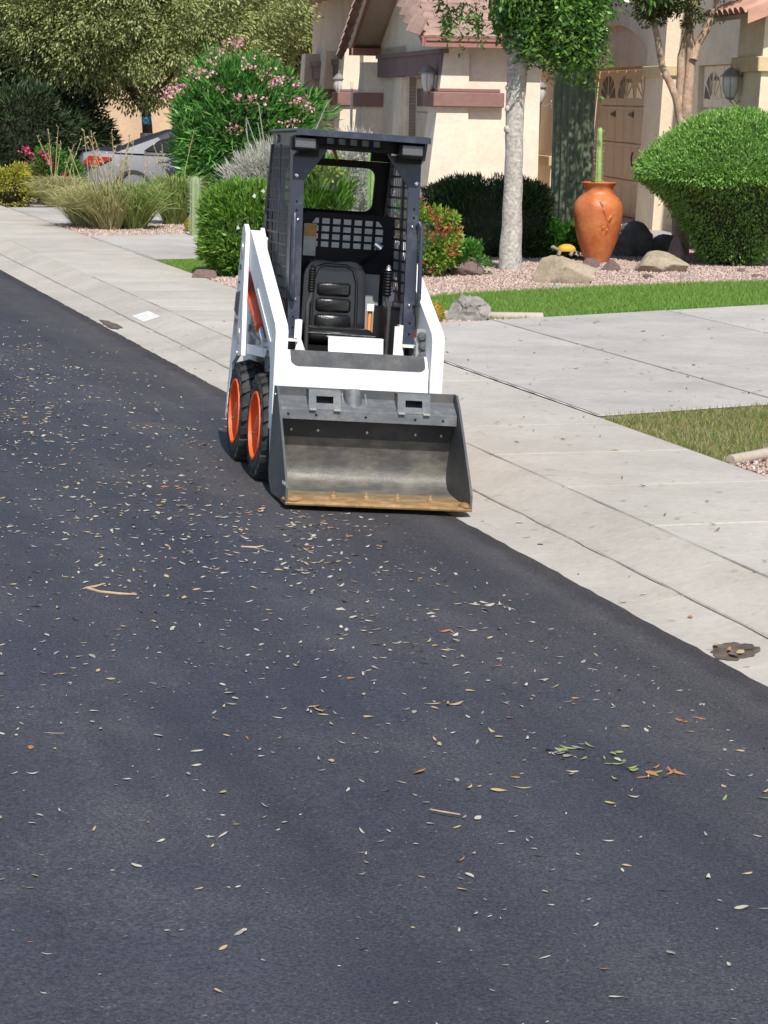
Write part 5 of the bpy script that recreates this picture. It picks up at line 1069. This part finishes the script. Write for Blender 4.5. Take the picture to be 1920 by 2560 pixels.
q = gpt(15, 513); t = thing('yellow_shrub', 'yellow green shrub at the left edge of the photo', 'shrub', (q[0], q[1] + .4, .1)); p, d = clumps(5000, (0, 0, .36), (.45, .4, .36), 50, .14, .1); foliage(t, p, d, .07, .025, 'yellow'); core(t, (0, 0, .3), (.3, .25, .25))
# ---------------- right hand bed
q = gpt(1030, 690); t = thing('red_tipped_shrub', 'yellow green shrub with red flower tips right of the cab', 'shrub', (q[0] + .12, q[1] + .35, .1)); cz = .42
p, d = clumps(5200, (0, 0, cz), (.40, .34, .40), 70, .11, .2); foliage(t, p, unit(d + np.array([0, -.2, .4])), .055, .028, 'redgreen'); core(t, (0, 0, .4), (.27, .22, .28), 'corelight')
for i in range(34):
    v = unit(rng.normal(size=(1, 3)) * np.array([1, .7, .8]) + np.array([[.1, -.8, .35]]))[0]; pp = np.array([0, 0, cz]) + v * np.array([.39, .33, .42]) + rng.normal(size=(16, 3)) * .028; o = leaves('flower_cluster', pp, rng.normal(size=(16, 3)) + np.array([0, -.3, .7]), .045, .016, LF['redflower'], t); o['kind'] = 'stuff'
q = gpt(1060, 690); t = thing('low_shrub', 'low dark green shrub between the red tipped shrub and the lava rock', 'shrub', (q[0] + .45, q[1] + .75, .1)); p, d = clumps(2600, (0, 0, .16), (.26, .2, .18), 40, .09, .1); foliage(t, p, unit(d + np.array([0, 0, .5])), .06, .022, 'low')
# tall dark hedge behind the trunk
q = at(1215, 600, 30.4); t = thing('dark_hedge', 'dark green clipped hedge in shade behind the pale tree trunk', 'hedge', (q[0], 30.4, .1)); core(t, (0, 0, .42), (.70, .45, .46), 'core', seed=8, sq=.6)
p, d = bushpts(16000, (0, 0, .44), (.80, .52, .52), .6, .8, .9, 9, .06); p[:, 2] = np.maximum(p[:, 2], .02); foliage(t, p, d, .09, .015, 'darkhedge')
q = at(1385, 600, 30.2); t = thing('leafy_shrub', 'low bright green leafy shrub behind the turtle ornament', 'shrub', (q[0], 30.3, .1)); p, d = clumps(6500, (0, 0, .22), (.42, .3, .24), 70, .10, .1); foliage(t, p, unit(d + np.array([0, -.1, .5])), .065, .03, 'low'); p, d = clumps(2500, (-.24, 0, .5), (.16, .16, .36), 34, .09, .1); foliage(t, p, unit(d + np.array([0, -.1, .5])), .065, .03, 'low', 'upper_foliage'); core(t, (0, 0, .18), (.28, .2, .14), 'corelight')
# pale trunked tree with glossy hanging leaves
q = gpt(1278, 672); tb = (q[0], q[1] + .12, .09); t = thing('street_tree', 'tree with pale smooth trunk and glossy hanging green leaves', 'tree', tb)
bole(t, [([(-.01, 0, -.05), (0, 0, .6), (.005, 0, 1.25), (.0, 0, 1.75), (.015, 0, 2.3), (.0, 0, 2.75)], [.145, .118, .106, .108, .118, .135]), ([(0, 0, 2.35), (-.12, .1, 2.9), (-.5, .2, 3.8)], [.10, .085, .05]), ([(0.03, 0, 2.35), (.18, -.05, 2.8), (.6, .1, 3.7)], [.10, .075, .04]), ([(0, 0, 2.5), (.05, .3, 3.2), (.1, .9, 4.1)], [.09, .07, .04])], 'barkpale')
for (x, z, s) in ((-.085, 1.86, .035), (-.085, 1.63, .04), (-.09, 2.1, .03)): b = MB(); b.ball((x, -.06, z), (s, s, s * 1.2), 8, 6); b.build('knot', M['barkpale'], t, 60)
p, d = clumps(24000, (-.1, .55, 4.0), (1.75, 1.7, 1.3), 260, .32, .25); kp = (p[:, 2] > 3.2) | (p[:, 0] > -.25); p, d = p[kp], d[kp]; foliage(t, p, unit(d + np.array([0, 0, -.3])), .09, .042, 'ficus', 'crown')
p, d = clumps(4200, (1.35, 1.9, 4.1), (.95, .9, .9), 70, .3, .2); foliage(t, p, unit(d + np.array([0, 0, -.3])), .09, .042, 'ficus', 'shade_clump')  # extra clump above the view, added to dapple the saguaro with shade
p, d = hang(7200, (.36, -.05, 3.02), (.66, .55, .42), 190, .40); foliage(t, p, d, .082, .034, 'ficus', 'hanging_sprays')
p, d = hang(3600, (.60, -.25, 2.98), (.42, .3, .35), 95, .60); foliage(t, p, d, .082, .034, 'ficus', 'hanging_sprays')
p, d = hang(520, (-.6, -.1, 2.95), (.45, .4, .2), 30, .28); foliage(t, p, d, .075, .028, 'ficus', 'hanging_sprays')
# saguaro
q = at(1426, 560, 32); column('saguaro', 'thick dark green saguaro trunk dappled with shade behind the pot', (q[0], 32, .05), .275, 6.2, 17, 'cactusdark', .20, taper=.02, spine=False)
# small multi trunk tree
q = at(1700, 500, 31.5); t = thing('small_tree', 'small tree with several peeling reddish stems behind the topiary', 'tree', (q[0], 31.3, .09))
def P5(x, y): v = at(x, y, 31.3); return (v[0] - q[0], rnd(-.05, .05), v[2] - .09)
bole(t, [([(0, 0, -.05), P5(1706, 400), P5(1712, 330), P5(1716, 270), P5(1728, 150), P5(1722, 60), P5(1716, -60)], [.12, .11, .11, .07, .062, .05, .035]), ([P5(1708, 320), P5(1702, 240), P5(1704, 140), P5(1722, 70), P5(1730, -30)], [.075, .058, .05, .042, .03]), ([P5(1705, 310), P5(1688, 240), P5(1656, 165), P5(1640, 80), P5(1610, -20)], [.06, .05, .045, .04, .028]), ([P5(1732, 150), P5(1745, 110), P5(1768, 72), P5(1790, 10), P5(1800, -60)], [.055, .05, .045, .035, .025])], 'barkred')
v = P5(1690, -40); p, d = clumps(15000, (v[0], .1, v[2] + .55), (1.25, .9, .8), 180, .26, .2); foliage(t, p, unit(d + np.array([0, 0, -.35])), .06, .024, 'crape', 'crown')
for (x, y, rx, rz, n) in ((1625, 25, .22, .2, 1000), (1725, 40, .14, .2, 500), (1665, 15, .2, .14, 700), (1780, 50, .12, .03, 40)):
    v = P5(x, y); p, d = clumps(n, (v[0], -.1, v[2]), (rx, .2, rz), 18, .09, .1); foliage(t, p, unit(d + np.array([0, 0, -.5])), .055, .02, 'crape', 'hanging_sprays')
# domed topiary on its stems
tp = (4.22, 29.6, .09); t = thing('topiary', 'big domed topiary bush, bright on top and dark below, at right', 'topiary', tp)
TP = [(.34, .06), (.47, .28), (.65, .58), (.87, .84), (1.10, 1.01), (1.20, 1.11), (1.14, 1.25), (.98, 1.42), (.80, 1.58), (.55, 1.74), (.28, 1.83), (.0, 1.87)]
zz = np.array([z for _, z in TP]); rr_ = np.array([r for r, _ in TP])
b = MB(); b.lathe([(max(.001, r * .93), .05 + (z - .05) * .965) for r, z in TP], 40, fn=lambda x, y, z: (x * (1 + .025 * math.sin(5 * math.atan2(y, x)) ), y, z)); b.build('inner_branches', M['core'], t, 80)
n = 60000; tt = rng.uniform(0, len(TP) - 1.001, n * 2); wgt = np.interp(tt, np.arange(len(TP)), rr_) ; keep = rng.uniform(0, 1.2, n * 2) < (wgt + .08) * np.where(tt < 4.3, .75, 1); tt = tt[keep][:n]; n = len(tt)
r0 = np.interp(tt, np.arange(len(TP)), rr_); z0_ = np.interp(tt, np.arange(len(TP)), zz); a = rng.uniform(0, 6.283, n); i0 = tt.astype(int); dr = rr_[i0 + 1] - rr_[i0]; dz = zz[i0 + 1] - zz[i0]; nl = np.hypot(dr, dz); nr, nz = dz / nl, -dr / nl
k = rng.uniform(-.08, .03, n) + np.where(rng.uniform(size=n) < .05, rng.uniform(0, .07, n), 0) + .02 * np.sin(a * 7 + z0_ * 9); P = np.stack([np.cos(a) * (r0 + nr * k), np.sin(a) * (r0 + nr * k), z0_ + nz * k], 1); D = unit(np.stack([np.cos(a) * nr, np.sin(a) * nr, nz], 1) + rng.normal(size=(n, 3)) * .45 + np.array([0, 0, .15])); foliage(t, P, D, .05, .017, 'topiary')
for (x, y) in ((0, 0), (.12, .1), (-.15, .05)): b = MB(); b.tube([(x, y, -.05), (x * 2, y * 2, .5)], .05, 8); b.build('stem', M['bark'], t)
# ---------------- pot, turtle, rocks
M['terra'] = mat('glazed_terracotta', (.43, .10, .026), .45, c2=(.58, .20, .07), vs=4, bump=.3, bs=14, spec=.45, fine=.12, fs=22)
q = gpt(1495, 652); s_ = .97; pt_ = thing('terracotta_pot', 'tall orange terracotta urn with leaf relief in the gravel bed', 'pot', (q[0], q[1] + .2, .09))
prof = [(.0, .0), (.135, 0), (.15, .03), (.20, .15), (.255, .30), (.29, .45), (.312, .60), (.316, .68), (.30, .76), (.255, .82), (.20, .865), (.178, .90), (.175, .935), (.19, .97), (.215, 1.0), (.222, 1.012), (.215, 1.02), (.195, 1.005), (.165, .95), (.0, .94)]
b = MB(); b.lathe([(r * s_, z * s_) for r, z in prof], 48, fn=lambda x, y, z: (x * (1 + .012 * math.sin(6 * math.atan2(y, x) + z * 9)), y * (1 + .012 * math.sin(6 * math.atan2(y, x) + z * 9)), z)); b.build('urn', M['terra'], pt_, 60)
def on_pot(a, z): r = np.interp(z / s_, [k[1] for k in prof[1:12]], [k[0] for k in prof[1:12]]) * s_ - .004; return (r * math.sin(a), -r * math.cos(a), z)
for k, (a0, z0, a1, z1, w) in enumerate(((.10, .70, .28, .52, .012), (.28, .52, .42, .42, .010), (.30, .50, .52, .60, .02), (.22, .46, .10, .40, .014), (.36, .44, .30, .34, .014), (-.05, .76, .14, .68, .012))):
    b = MB(); b.tube([on_pot(a0 + (a1 - a0) * t_, z0 + (z1 - z0) * t_ + .02 * math.sin(t_ * 3.14)) for t_ in np.linspace(0, 1, 7)], [w * 1.5 * q_ for q_ in (.3, .8, 1, 1, .9, .7, .2)], 8); b.build('leaf_relief', M['terra'], pt_, 60)
b = MB(); b.lathe([(.0001, .935), (.172, .93)], 20); b.build('soil', M['soil'], pt_)
column('column_cactus', 'slim bright green cactus growing in the terracotta urn', (q[0] - .01, q[1] + .2, 1.0), .046, .74, 7, 'cactus', .12, taper=.25)
for i, (dx, dy) in enumerate(((-.10, -.06), (.10, -.04), (-.05, -.10), (.05, .08))): rock('pebble', ['pale stone in the urn left of the cactus', 'pale stone in the urn right of the cactus', 'orange stone in the urn in front of the cactus', 'stone in the urn behind the cactus'][i], (q[0] + dx, q[1] + .2 + dy, 1.0), (.05, .04, .045), mat('pebble%d' % i, [(.62, .5, .3), (.55, .42, .25), (.7, .35, .06), (.4, .3, .2)][i], .8), i + 3, 'stone')
M['lava'] = mat('lava_rock', (.13, .085, .075), .95, c2=(.20, .14, .125), vs=9, bump=1, bs=38); M['boulder'] = mat('tan_boulder', (.27, .21, .145), .9, c2=(.42, .345, .25), vs=4, bump=.8, bs=26, fine=.12, fs=30); M['boulderg'] = mat('grey_rock', (.17, .15, .14), .9, c2=(.36, .33, .30), vs=7, bump=1, bs=26); M['basalt'] = mat('dark_boulder', (.08, .074, .072), .9, c2=(.17, .16, .155), vs=6, bump=1, bs=24)
def rk(label, x, y, r, m, seed, rz=0, rough=.22, dy=.15, freq=2.2):
    q = gpt(x, y); return rock('rock', label, (q[0], q[1] + dy, .085), r, M[m], seed, 'rock', rough, rz, freq=freq)
rk('reddish brown lava rock left of the pale tree trunk', 1168, 684, (.185, .14, .15), 'lava', 3, .2)
rk('large flat topped tan boulder in front of the urn', 1408, 704, (.33, .22, .215), 'boulder', 7, .1, .14, .2, 1.4)
rk('low rounded tan boulder between the urn and the topiary', 1655, 676, (.33, .2, .165), 'boulder', 12, -.1, .12, .2, 1.4)
rk('jagged grey rock at the driveway edge right of the loader', 1177, 797, (.175, .14, .185), 'boulderg', 21, .5, .75, .12, 2.9)
rk('small maroon rock at the right foot of the urn', 1530, 672, (.11, .09, .10), 'lava', 31, .3, dy=.05)
rk('small mauve rock at the left foot of the urn', 1478, 664, (.14, .1, .10), 'lava', 33, 1.1, dy=.05)
rk('large dark boulder in shade right of the urn', 1588, 640, (.26, .22, .30), 'basalt', 41, .2, .18, .4)
rk('dark rock beside the large dark boulder, nearer the topiary', 1668, 638, (.26, .2, .2), 'basalt', 44, .8, .18, .35)
rk('flat grey stone lying on the gravel right of the urn', 1720, 690, (.095, .06, .04), 'boulderg', 51, .2, .12, .0)
rk('small flat stone lying at the lawn edge in front of the tan boulder', 1396, 713, (.08, .05, .03), 'boulderg', 53, .2, .12, .0)
rk('reddish rock at the foot of the clipped oleander', 508, 692, (.12, .1, .09), 'lava', 55, .4, .2, .05)
for i, (x, y) in enumerate(((1895, 688), (1855, 675), (1620, 690))): rk(['small pinkish rock at the right edge of the gravel bed', 'small pinkish rock under the topiary', 'small pinkish stone in front of the low tan boulder'][i], x, y, (.07, .05, .045), 'lava', 60 + i, i, .2, .02)
b = MB(); b.prism([(-.10, 0), (.10, 0), (.02, .42), (-.02, .40)], 0, .10, 'y'); 
q = gpt(1690, 660); o = rock('rock', 'pointed reddish stone standing by the topiary foot', (q[0] + .03, q[1] + .35, .085), (.10, .08, .24), M['lava'], 71, 'rock', .2)
q = gpt(1408, 704); bo = [o for o in bpy.data.objects if o.get('label', '').startswith('large flat topped tan boulder')][0]; tx, ty = q[0] + .02, q[1] + .18
rzm = Matrix.Rotation(bo.rotation_euler.z, 3, 'Z'); tz = max([(rzm @ v.co).z + bo.location.z for v in bo.data.vertices if abs((rzm @ v.co).x + bo.location.x - tx) < .10 and abs((rzm @ v.co).y + bo.location.y - ty) < .06]); t = thing('turtle_ornament', 'small turtle ornament with a yellow shell on the tan boulder', 'ornament', (q[0] + .02, q[1] + .18, tz))
M['shell'] = mat('yellow_shell', (.72, .40, .02), .5, c2=(.55, .27, .02), vs=30); M['turtleskin'] = mat('turtle_skin', (.22, .20, .17), .7, var=.2, vs=20)
b = MB(); b.ball((0.02, 0, .06), (.10, .075, .062), 16, 10, lambda x, y, z: (x, y, max(z, .045))); sh2 = b.build('shell', M['shell'], t, 50)
b = MB(); b.lathe([(.0001, .04), (.103, .043), (.106, .05), (.0001, .055)], 18, fn=lambda x, y, z: (x + .02, y * .75, z)); b.build('shell_rim', M['shell'], sh2)
b = MB(); b.tube([(-.06, 0, .055), (-.10, 0, .07), (-.125, 0, .085), (-.15, 0, .082)], [.018, .016, .022, .012], 8); b.build('head', M['turtleskin'], t, 60)
for (x, y) in ((-.05, -.055), (.08, -.055), (-.05, .055), (.08, .055)): b = MB(); b.tube([(x, y * .8, .05), (x - .02, y * 1.2, .0)], [.022, .018], 8); b.build('leg', M['turtleskin'], t, 60)
b = MB(); b.tube([(.11, 0, .045), (.145, 0, .03)], [.012, .004], 6); b.build('tail', M['turtleskin'], t)
# ================================================================== CAR BEHIND THE GRASS
M['carpaint'] = mat('silver_paint', (.20, .205, .225), .6, .1, var=.04, vs=3); M['carglass'] = mat('car_glass', (.012, .014, .017), .6, spec=.1); M['tail'] = mat('tail_lamp', (.36, .015, .01), .3); M['cartrim'] = mat('car_trim', (.03, .03, .032), .4); M['wheelsilver'] = mat('alloy', (.42, .43, .44), .35, .7); M['carroof'] = mat('dark_reflection', (.025, .03, .045), .45, 0, spec=.25)  # carroof paints a dark blue reflection onto the silver car's cabin and boot
q = at(215, 440, 45.5); CAR = thing('parked_car', 'silver sedan with dark roof half hidden behind the tall grass', 'car', (q[0] + 2.30, 45.2, .0), R(8))
Lc, Wc = 4.75, .9           # rear at -x
xs_ = [-2.36, -2.30, -2.1, -1.6, -1.0, -.2, .6, 1.2, 1.7, 2.1, 2.32, 2.38]
top = [.86, .98, 1.02, 1.00, .97, .94, .93, .92, .86, .76, .66, .55]; bot = [.42, .34, .28, .22, .20, .20, .20, .20, .22, .25, .30, .36]; wid = [.72, .82, .88, .91, .92, .92, .92, .91, .89, .84, .74, .6]
b = MB(); vs = []; n = 14
for x, t, o_, w in zip(xs_, top, bot, wid):
    sec = [(-w * .80, t), (-w * .93, t - .05), (-w * 1.0, (t + o_) / 2 + .12), (-w * .985, o_ + .12), (-w * .90, o_), (w * .90, o_), (w * .985, o_ + .12), (w * 1.0, (t + o_) / 2 + .12), (w * .93, t - .05), (w * .80, t), (w * .4, t + .02), (0, t + .025), (-w * .4, t + .02)]
    vs += [(x, y, z) for y, z in sec]
n = 13; b.add(vs, [(i * n + k, i * n + (k + 1) % n, (i + 1) * n + (k + 1) % n, (i + 1) * n + k) for i in range(len(xs_) - 1) for k in range(n)] + [tuple(range(n)), tuple(range((len(xs_) - 1) * n, len(xs_) * n))[::-1]]); b.build('body', M['carpaint'], CAR, 45)
b = MB(); cx_ = [-1.75, -1.30, -.75, -.2, .35, .75, 1.35]; ct = [1.00, 1.20, 1.385, 1.43, 1.40, 1.32, .96]; cw = [.70, .66, .62, .61, .61, .63, .72]; vs = []
for x, t, w in zip(cx_, ct, cw): vs += [(x, -.84, .95), (x, -(w + .84) / 2 - .02, (.95 + t) / 2), (x, -w, t - .02), (x, -w * .5, t + .015), (x, w * .5, t + .015), (x, w, t - .02), (x, (w + .84) / 2 + .02, (.95 + t) / 2), (x, .84, .95)]
n = 8; b.add(vs, [(i * n + k, i * n + k + 1, (i + 1) * n + k + 1, (i + 1) * n + k) for i in range(len(cx_) - 1) for k in range(n - 1)]); cab_ = b.build('cabin', M['carroof'], CAR, 40)
for s in (-1, 1):
    b = MB(); y0 = s * .845
    def gp(x, z): f = (z - .95) / .48; return (x, s * (.865 - f * .21 + .004), z)
    for nm, pl in (('side_window', [(-1.18, 1.02), (-.92, 1.22), (-.62, 1.30), (-.30, 1.33), (-.30, 1.0)]), ('side_window', [(-.24, 1.0), (-.24, 1.335), (.3, 1.30), (.72, 1.0)])): b = MB(); b.add([gp(*p) for p in pl], [tuple(range(len(pl)))]); b.build(nm, M['carglass'], CAR)
    b = MB(); b.add([gp(*p) for p in ((-1.72, .985), (-1.25, 1.16), (-.95, 1.27), (-.9, 1.235), (-1.2, 1.03), (-1.2, .97))], [tuple(range(6))]); b.build('quarter_panel', M['carpaint'], CAR)
    b = MB(); b.prism([(-2.33, .80), (-2.20, .93), (-1.78, .90), (-1.95, .80), (-2.2, .73)], s * .875, s * .925, 'y'); tl = b.build('tail_lamp', M['tail'], CAR); b = MB(); b.prism([(-2.3, .78), (-2.1, .80), (-2.15, .76)], s * .9255, s * .928, 'y'); b.build('reflector', M['cartrim'], tl)
    b = MB(); b.cbox(-.95, -.75, s * .925 - .012, s * .925 + .012, .86, .885, .005); b.build('door_handle', M['carpaint'], CAR)
    for x in (-1.42, 1.38):
        w_ = thing('wheel', None, None); w_.parent = CAR; w_.location = (x, s * .80, .32); b = MB(); b.lathe([(.21, -.1), (.30, -.11), (.325, -.08), (.325, .08), (.30, .11), (.21, .1)], 24, 'y'); b.build('tyre', M['rubber'], w_, 40)
        b = MB(); b.lathe([(.0001, .09 * s), (.06, .095 * s), (.2, .07 * s), (.215, .1 * s), (.215, -.1 * s)], 20, 'y'); b.build('rim', M['wheelsilver'], w_, 40)
        b = MB(); b.lathe([(.36, .125 * s), (.30, .128 * s), (.30, .10 * s)], 24, 'y'); b.build('arch_liner', M['cartrim'], w_)
b = MB(); b.box(-2.385, -2.355, -.5, .5, .70, .86); b.build('rear_panel', M['cartrim'], CAR)
b = MB(); b.cbox(-2.40, -2.2, -.80, .80, .36, .58, .04); b.build('bumper', M['carpaint'], CAR)
b = MB(); b.cbox(-2.34, -1.75, -.72, .72, 1.025, 1.05, .01); b.build('boot_lid', M['carroof'], CAR)
# ================================================================== FALLEN LEAVES AND TWIGS
def leafshape(L, w, curl, twist, seed):
    r = random.Random(seed); b = MB(); n = 6; vs = []
    for i in range(n + 1):
        t = i / n; ww = w * math.sin(math.pi * min(1, t * .96 + .03)) ** .8 * (1 if t < .5 else .92); x = L * (t - .5); z0 = curl * (2 * t - 1) ** 2 * L + .002; tw = twist * (t - .5)
        vs += [(x, -ww * math.cos(tw) + w * .15 * math.sin(5 * t + seed), z0 - ww * math.sin(tw) + ww * .15), (x, w * .15 * math.sin(5 * t + seed), z0), (x, ww * math.cos(tw) + w * .15 * math.sin(5 * t + seed), z0 + ww * math.sin(tw) + ww * .15)]
    b.add(vs, [(3 * i + k, 3 * i + k + 1, 3 * i + k + 4, 3 * i + k + 3) for i in range(n) for k in (0, 1)]); return b
kinds = ['pale'] * 10 + ['grey'] * 4 + ['tan'] * 5 + ['dark', 'orange']
lm = {'pale': (.44, .395, .32), 'tan': (.42, .31, .16), 'grey': (.27, .25, .215), 'orange': (.36, .16, .055), 'green': (.24, .29, .09), 'dark': (.05, .045, .04), 'brown': (.16, .12, .085)}
LM_ = {k: mat('fallen_leaf_' + k, c, .7, var=.25, vs=40) for k, c in lm.items()}
SH = [leafshape(1, w, c, t, i) for i, (w, c, t) in enumerate(((.13, .04, .3), (.16, .08, .5), (.20, .03, -.4), (.11, .10, .2), (.24, .05, .3), (.27, .02, -.3), (.15, .16, .8)))]
meshes = {(k, i): s.mesh('fallen_leaf', LM_[k], 60) for k in lm for i, s in enumerate(SH)}
spots = []
def put(u, v, k, Lf): spots.append((u, v, k, Lf))
for _ in range(3000):       # the leaf drift down the road, thickest left of the loader and along the kerb side
    r_ = random.random()
    if r_ < .42: u, v = random.gauss(4.8, 3.0), random.gauss(-2.0, .8)
    elif r_ < .68: u, v = random.gauss(-.6, 1.7), random.gauss(-1.5, .75)
    elif r_ < .90: u, v = random.gauss(-3.8, 1.7), random.gauss(-1.5, 1.0)
    else: u, v = rnd(-7.5, 10), rnd(-4.8, -.2)
    if v > -.05 or u < -7.6: continue
    put(u, v, random.choice(kinds), rnd(.016, .038) * (1.3 if random.random() < .12 else 1))
for _ in range(900): put(random.gauss(5.0, 2.6), random.gauss(-1.9, .85), random.choice(kinds), rnd(.022, .042))
for _ in range(60):         # small heaps
    r_ = random.random(); cu, cv = (random.gauss(5, 2.2), random.gauss(-1.9, .5)) if r_ < .55 else (random.gauss(-1, 1.5), random.gauss(-1.2, .5))
    for _ in range(random.randint(6, 14)):
        u, v = cu + random.gauss(0, .10), cv + random.gauss(0, .09)
        if v < -.05: put(u, v, random.choice(['pale', 'tan', 'grey', 'pale', 'pale', 'tan', 'pale', 'orange']), rnd(.025, .05))
for (px, py, k, n) in ((1480, 1868, 'green', 8), (1545, 1905, 'green', 6), (1660, 1910, 'orange', 7), (1400, 1868, 'grey', 7), (1110, 1765, 'tan', 4), (485, 1216, 'orange', 3), (495, 1095, 'orange', 4), (820, 1100, 'tan', 3), (1235, 1490, 'pale', 9), (820, 1790, 'tan', 5), (1250, 1960, 'tan', 3), (30, 2073, 'orange', 1), (1085, 1942, 'orange', 1), (1720, 1760, 'orange', 3), (1850, 1960, 'green', 2)):
    g0 = gpt(px, py, .09) - OS
    for _ in range(n): put(g0 @ US + random.gauss(0, .05), g0 @ VS + random.gauss(0, .05), k, rnd(.035, .06))
for _ in range(60): put(rnd(-5, 9), rnd(.02, .28), random.choice(['tan', 'pale', 'brown', 'orange']), rnd(.02, .045))        # gutter
for _ in range(120): put(rnd(-5, 9), rnd(.65, 1.8), random.choice(['brown', 'dark', 'brown', 'tan', 'grey']), rnd(.018, .045))         # pavement
for _ in range(170): u = rnd(2.6, 9.5); put(u, rnd(1.9, 7), random.choice(['brown', 'dark', 'brown']), rnd(.02, .05))            # driveway
for _ in range(2600): put(rnd(-7, 9) if random.random() < .4 else random.gauss(1, 4), random.gauss(-1.7, 1.3), random.choice(['pale', 'grey', 'tan', 'pale', 'brown']), rnd(.006, .016))   # crumbs
spots = [q for q in spots if q[1] < -.02 or q[3] > .0165]; spots = [q for q in spots if q[1] > -.02 or q[1] < -.1 or random.random() < .6]
dv = lambda v: (2.46 + .28 * (v - 1.83), 8.1 + .4 * (v - 1.83))
def surf(u, v):
    if v < 0: return roadz(v)
    if v < .61: return float(np.interp(v, [p[0] for p in PK], [p[1] for p in PK]))
    return .1235
ok = []
for (u, v, k, Lf) in spots:
    if v > 1.83 and not (dv(v)[0] + .1 < u < dv(v)[1] - .1): continue
    p = np.array(W(u, v, surf(u, v)))
    if abs((p[0] + .24) * .978 + (p[1] - 12.6) * .208) < .52 and -1.0 < -(p[0] + .24) * .208 + (p[1] - 12.6) * .978 < 1.1 and v < .6: continue   # not under the loader
    d = p - np.array([0, 0, HC]); zc = d @ fw; x = CX + F * (d @ rt) / zc; y = CY - F * (d @ up) / zc
    seen = -20 < x < 1940 and 0 < y < 2580
    if zc < 3: continue
    ok.append((Lf / zc if seen else 0, p, k, Lf))
ok.sort(key=lambda t: -t[0])
GL = {'road': 'fallen leaves on the road', 'pave': 'fallen leaves on the concrete'}
LB = {'pale': 'pale dry curled leaf lying on the %s', 'tan': 'tan dry leaf lying on the %s', 'grey': 'grey dry leaf lying on the %s', 'orange': 'orange brown fallen leaf on the %s', 'green': 'green fallen leaf lying on the %s', 'dark': 'blackish dead leaf lying on the %s', 'brown': 'small brown dead leaf on the %s'}
rest = []
for i, (s_, p, k, Lf) in enumerate(ok):
    onroad = ((p - OS) @ VS) < 0; me = meshes[k, random.randrange(len(SH))]; rot = (rnd(-.25, .25), rnd(-.2, .2), rnd(0, 6.28)); sc = (Lf, Lf * rnd(.6, 1.1), Lf)
    if i < 300:
        o = link('fallen_leaf', me); o.location = p + np.array([0, 0, .003]); o.rotation_euler = rot; o.scale = sc
        tag(o, LB[k] % ('dark asphalt' if onroad else 'pale concrete'), 'leaf')
        pd = p - np.array([0, 0, HC]); zc = pd @ fw; px = CX + F * (pd @ rt) / zc; py = CY - F * (pd @ up) / zc
        col3 = 'left' if px < 640 else 'middle' if px < 1280 else 'right'; row = 'beside the loader' if py < 1300 else 'just below the bucket' if py < 1500 else 'mid road' if py < 1750 else 'lower road' if py < 2050 else 'bottom of the photo'
        o['label'] = (('large ' if Lf > .045 else 'small ' if Lf < .033 else '') + o['label'] + ', %s, %s' % (row, col3)); o['group'] = o['label']
    else: rest.append((me, p, rot, Lf, k))
from mathutils import Euler
cache = {}
V_, F_, MI = [], [], []; mats = list(lm); off_ = 0
for me, p, rot, Lf, k in rest:
    if me.name not in cache: cache[me.name] = (np.array([v.co[:] for v in me.vertices]), [tuple(f.vertices) for f in me.polygons])
    v, f = cache[me.name]; Rm = np.array(Euler(rot).to_matrix()); V_.append(v @ Rm.T * Lf + p + np.array([0, 0, .003])); F_ += [tuple(a + off_ for a in q) for q in f]; MI += [mats.index(k)] * len(f); off_ += len(v)
me = bpy.data.meshes.new('leaf_litter'); me.from_pydata(np.vstack(V_).tolist(), [], F_)
for k in mats: me.materials.append(LM_[k])
me.polygons.foreach_set('material_index', MI); me.shade_smooth(); o = link('leaf_litter', me); tag(o, 'scatter of small dry leaves over road, gutter and driveway', 'leaf litter', kind='stuff')
# twigs
M['twig'] = mat('twig_bark', (.50, .36, .24), .8, var=.2, vs=30)
def twig(label, pts, r):
    b = MB(); b.tube([tuple(gpt(x, y, roadz(-2) + .006)) for x, y in pts], r, 6); return tag(b.build('twig', M['twig'], None, 60), label, 'twig')
twig('bent brown twig shaped like a V on the road at left', [(262, 1459), (238, 1466), (217, 1470), (250, 1479), (300, 1484), (342, 1486)], [.003, .005, .006, .005, .005, .003])
twig('thin pale straight twig on the road in front of the loader', [(603, 1366), (640, 1368), (658, 1364)], [.003, .004, .002])
twig('thin pale twig on the road near the left edge', [(102, 1831), (130, 1834), (160, 1834)], [.002, .003, .002])
twig('thin curved twig on the road in the lower middle', [(1075, 2023), (1110, 2030), (1150, 2036)], [.002, .003, .002])
for (px, py, k) in ((1822, 1630, 'orange'), (1850, 1635, 'tan'), (1790, 1615, 'tan'), (1870, 1628, 'orange'), (1835, 1640, 'brown')):
    g0 = gpt(px, py, .012); o = link('fallen_leaf', meshes[k, random.randrange(len(SH))]); o.location = (g0[0], g0[1], .018); o.rotation_euler = (rnd(-.3, .3), 0, rnd(0, 6)); o.scale = (.06, .06, .06); tag(o, {'orange': 'orange leaf lying in the dark gutter puddle', 'tan': 'tan leaf lying in the dark gutter puddle', 'brown': 'brown leaf lying in the dark gutter puddle'}[k], 'leaf', 'leaves in the gutter puddle')
